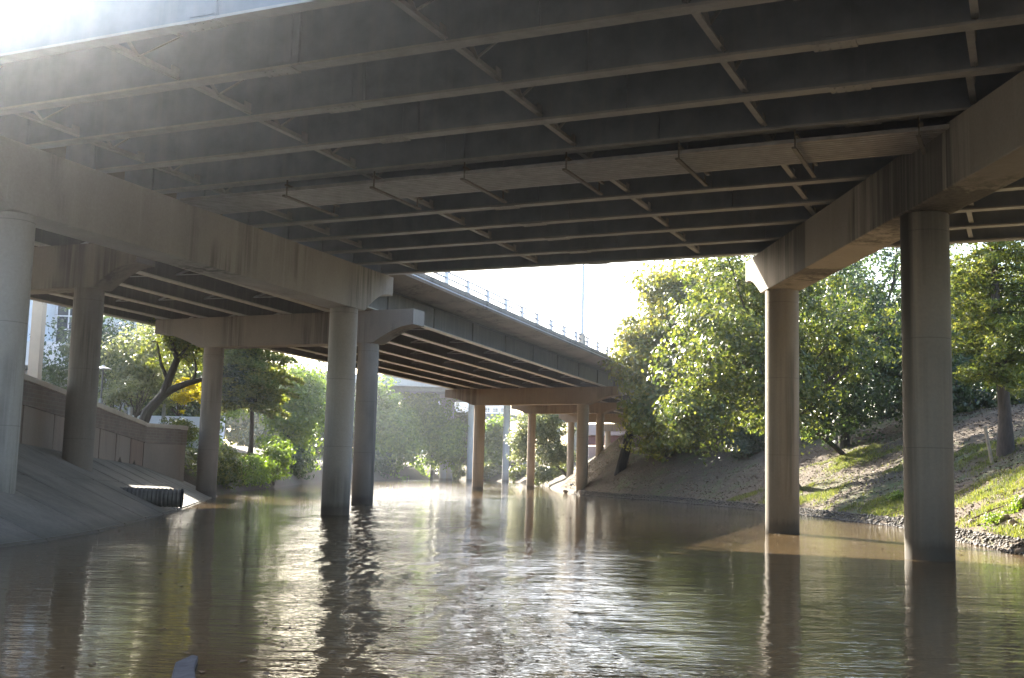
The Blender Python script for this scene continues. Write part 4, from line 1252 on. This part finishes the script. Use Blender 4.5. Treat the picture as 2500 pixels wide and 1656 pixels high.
for (x, y, h, lb) in [(-22.0, 66.0, 2.0, "pale square post beside the leaning trunk base"), (-21.6, 71.0, 2.6, "thin pale post behind the leaning trunk")]:
    b = MB(); zz = zat(x, y); b.lathe((x, y, zz), [(0.12, -0.1), (0.12, h), (0.09, h + 0.04)], 12)
    set_props(b.build("promenade_post", M['concrete_far'], smooth=True), lb, "post", "posts along the promenade")

# ------------------------------------------------------------------ buildings
bA = thing("white_building", (-38, 78, 3.3), "white modern building with a projecting bay behind the far left column", "building")
b = MB(); b.abox(-60, -32.0, 84, 100, 10.0, 16.8); b.build("wall", M['white_wall'], bA)
b = MB(); b.abox(-44, -31.6, 79.5, 84.0, 8.3, 10.0); b.build("balcony_slab", M['white_wall'], bA)
b = MB(); b.abox(-40.0, -34.1, 77.5, 83.99, 10.002, 16.5); b.build("bay", M['white_wall'], bA)
b = MB(); b.abox(-60, -32.4, 86, 100, 3.2, 9.99); b.build("recess_wall", M['grey_wall'], bA)
for x in (-35.2, -41.0):
    b = MB(); b.abox(x - 0.4, x + 0.4, 80.2, 81.0, 3.0, 8.3); b.build("column", M['white_wall'], bA)
wf = MB(); wf.abox(-33.9, -32.1, 83.90, 83.99, 10.4, 16.4); wo = wf.build("window", M['glass'], bA)
fr = MB()
for zz in np.arange(10.4, 16.5, 1.0): fr.abox(-33.95, -32.05, 83.82, 83.90, zz - 0.04, zz + 0.04)
for xx in (-33.9, -33.0, -32.1): fr.abox(xx - 0.04, xx + 0.04, 83.82, 83.90, 10.3, 16.5)
fr.build("frame", M['white_steel'], wo)
bP = thing("tan_portal", (-33, 66, 3.3), "tan painted portal frame left of the shaded column", "portal")
b = MB(); b.abox(-28.15, -27.55, 66, 66.6, 3.0, 12.0); b.build("column", M['tan_wall'], bP)
b = MB(); b.abox(-40, -26.3, 66.02, 66.58, 12.002, 12.9); b.build("beam", M['tan_wall'], bP)
bB = thing("office_block", (-40, 120, 3.5), "pale office block seen through the promenade trees", "building")
b = MB(); b.abox(-58, -35, 118, 140, 3.0, 17.5); b.build("wall", M['white_wall'], bB)
for k in range(4):
    for j in range(5):
        w_ = MB(); w_.abox(-56 + j * 4.2, -53.6 + j * 4.2, 117.9, 117.97, 4.6 + k * 3.3, 6.6 + k * 3.3); w_.build("window", M['glass'], bB)
lw = MB(); lw.box((-25.2, 80, 3.9), (1, 0, 0), (0, 1, 0), UZ, 7, 0.4, 2.2)
set_props(lw.build("low_wall", M['white_wall'], bevel=0.02), "low white wall behind the first promenade lamp", "wall")
gw = MB(); gw.box((-39.5, 104, 5.3), (1, 0, 0), (0, 1, 0), UZ, 18, 0.5, 4.6)
set_props(gw.build("garden_wall", M['grey_wall'], bevel=0.02), "tall pale grey wall behind the backlit golden leaves", "wall")

# ------------------------------------------------------------------ far bridge and what stands beyond
fb = thing("far_bridge", (-10, 221, 16), "grey flat deck bridge crossing far beyond the trees", "bridge")
fd, fn = rot2(86)
def fp(t, s, z): return Vector((-10, 221, 0)) + fd * t + Vector((-fd.y, fd.x, 0)) * s + UZ * z
b = MB(); b.prism([fp(-70, -16, 16.9), fp(70, -16, 16.9), fp(70, 18, 16.9), fp(-70, 18, 16.9)], (0, 0, 0.7)); b.build("deck", M['slab'], fb)
b = MB(); b.bar(fp(-70, -16.2, 17.7), fp(70, -16.2, 17.7), 0.4, 1.9); b.build("fascia", M['concrete_far'], fb)
for s in np.arange(-14, 18, 3.0):
    b = MB(); b.bar(fp(-70, s, 16.5), fp(70, s, 16.5), 0.5, 0.8); b.build("girder", M['girder'], fb)
GFP = "columns under the far bridge"
for (px, yy, lb) in [(1148, 213, "tall grey column left of the tan bent in mid river"), (1234, 216, "grey column between the two tan bent columns"), (1283, 224, "grey column behind the willow"),
                   (1317, 228, "squat grey column in the willow shade"), (1082, 216, "left of a close pair of grey columns on the far bank"), (1097, 219, "right of a close pair of grey columns on the far bank"),
                   (952, 222, "grey column behind the far bank trees"), (1357, 213, "grey column right of the willow crown"), (1405, 222, "grey column right of the orange lit bent")]:
    p = Vector(((px - 1250 + 8.8) / F_PX * yy, yy, 0))
    r_ = thing("bridge_pier", (p.x, p.y, 0), lb, "bridge pier", GFP)
    b = MB(); b.lathe((p.x, p.y, 0), [(0.66, -1.5), (0.66, 15.3)], 24); b.build("column", M['concrete_far'], r_, smooth=True)
    b = MB(); b.box((p.x, p.y, 15.69), fd, Vector((-fd.y, fd.x, 0)), UZ, 2.2, 5.0, 0.78); b.build("pier_cap", M['concrete_far'], r_)
rb = thing("railed_footbridge", (-5, 300, 8), "dark arched footbridge with railing far behind the light green tree", "bridge")
b = MB(); b.prism([Vector((-30, 300, 11.5)), Vector((-14, 300, 14.2)), Vector((2, 300, 15.4)), Vector((20, 300, 15.4)), Vector((20, 300, 17.2)), Vector((-30, 300, 17.2))], (0, 4, 0)); b.build("deck", M['lamp_dark'], rb)
b = MB()
for zz in (17.9, 18.6): b.bar((-30, 300, zz), (20, 300, zz), 0.1, 0.1)
for xx in np.arange(-30, 20.1, 2.0): b.bar((xx, 300, 17.2), (xx, 300, 18.7), 0.1, 0.1)
b.build("railing", M['white_steel'], rb)
b = MB(); b.abox(-30, -26, 300, 304, 0, 11.4); b.build("abutment", M['concrete_far'], rb)
for (x, y, w, h, lb) in [(-8, 420, 16, 33, "white block of flats far beyond the river bend"), (-28, 460, 20, 40, "pale tower block farthest beyond the river bend")]:
    t_ = thing("apartment_block", (x, y, 4), lb, "building", "white blocks beyond the bend")
    b = MB(); b.abox(x - w / 2, x + w / 2, y, y + 14, 3, h); b.build("wall", M['white_wall'], t_)
    b = MB(); b.abox(x - w / 4, x + w / 4, y + 2, y + 10, h, h + 3); b.build("roof_house", M['white_wall'], t_)
    for k in range(4):
        for j in range(int(w / 3)):
            w_ = MB(); w_.abox(x - w / 2 + 0.8 + j * 3, x - w / 2 + 2.4 + j * 3, y - 0.1, y - 0.02, h - 12 + k * 3, h - 10.4 + k * 3); w_.build("window", M['glass'], t_)
# dark red beam and pinkish abutment behind the far bents
rbm = thing("red_footbridge", (24, 176, 8), "dark red beam and pinkish deck glimpsed behind the far bents", "bridge")
b = MB(); b.bar((12.5, 182, 7.2), (40, 170, 7.2), 1.0, 1.5); b.build("beam", M['red_steel'], rbm)
b = MB(); b.bar((12.5, 182, 8.85), (40, 170, 8.85), 3.0, 1.7); b.build("deck", M['pink_wall'], rbm)
b = MB(); b.abox(13, 20, 186, 190, 3, 6.4); b.build("abutment", M['pink_wall'], rbm)

# parked cars glimpsed at the top of the right bank
def car(x, y, rz, mat, label):
    zg = zat(x, y) + 0.02
    t_ = thing("parked_car", (x, y, zg), label, "car", None)
    fwd = Vector((math.cos(rz), math.sin(rz), 0)); sd_ = Vector((-fwd.y, fwd.x, 0))
    o = Vector((x, y, zg))
    prof = [(-2.2, 0.28), (2.2, 0.28), (2.25, 0.6), (2.1, 0.8), (1.0, 0.95), (-1.7, 1.0), (-2.2, 0.92), (-2.25, 0.6)]
    b_ = MB(); b_.prism([o + fwd * a_ + UZ * z_ - sd_ * 0.88 for a_, z_ in prof], sd_ * 1.76); body = b_.build("body", mat, t_, bevel=0.06)
    prof = [(0.95, 0.955), (0.25, 1.42), (-1.1, 1.45), (-1.75, 1.005)]
    b_ = MB(); b_.prism([o + fwd * a_ + UZ * z_ - sd_ * 0.76 for a_, z_ in prof], sd_ * 1.52); b_.build("window_band", M['glass'], t_, bevel=0.05)
    b_ = MB(); b_.prism([o + fwd * a_ + UZ * z_ - sd_ * 0.74 for a_, z_ in [(0.2, 1.43), (0.2, 1.48), (-1.08, 1.51), (-1.08, 1.46)]], sd_ * 1.48); b_.build("roof", mat, t_, bevel=0.02)
    for a_ in (-1.35, 1.35):
        for k in (-1, 1):
            c_ = o + fwd * a_ + sd_ * 0.80 * k + UZ * 0.32
            w_ = MB(); w_.tube([c_ - sd_ * 0.1, c_ + sd_ * 0.1], 0.32, 20); wh = w_.build("wheel", M['rubber'], t_, smooth=True)
            w_ = MB(); w_.tube([c_ + sd_ * 0.1 * k, c_ + sd_ * 0.115 * k], 0.18, 16); w_.build("rim", M['pole'], wh, smooth=True)
    for k in (-1, 1):
        w_ = MB(); w_.box(o + fwd * 2.24 + sd_ * 0.6 * k + UZ * 0.66, fwd, sd_, UZ, 0.05, 0.36, 0.14); w_.build("headlight", M['plastic'], t_)
M['car_blue'] = NT("blue_car_paint").color((0.05, 0.10, 0.26)).set(Roughness=0.25).m
car(31.4, 74.0, 0.15, M['car_blue'], "blue car parked above the slope behind the cypress trunk")

# ------------------------------------------------------------------ haze added in place of lens veil and glow
hz = MB(); hz.abox(-430, 430, -120, 910, -2.6, 46.0)
hm = bpy.data.materials.new("veil_haze"); hm.use_nodes = True
hn = hm.node_tree.nodes; hn.clear()
ho = hn.new("ShaderNodeOutputMaterial"); hv = hn.new("ShaderNodeVolumePrincipled")
hv.inputs["Color"].default_value = (0.82, 0.89, 1.0, 1)
hv.inputs["Density"].default_value = 0.00042
hv.inputs["Anisotropy"].default_value = 0.90
hm.node_tree.links.new(hv.outputs[0], ho.inputs["Volume"])
set_props(hz.build("haze", hm), "thin haze added to spread a veiling glow from the sun", kind="stuff")
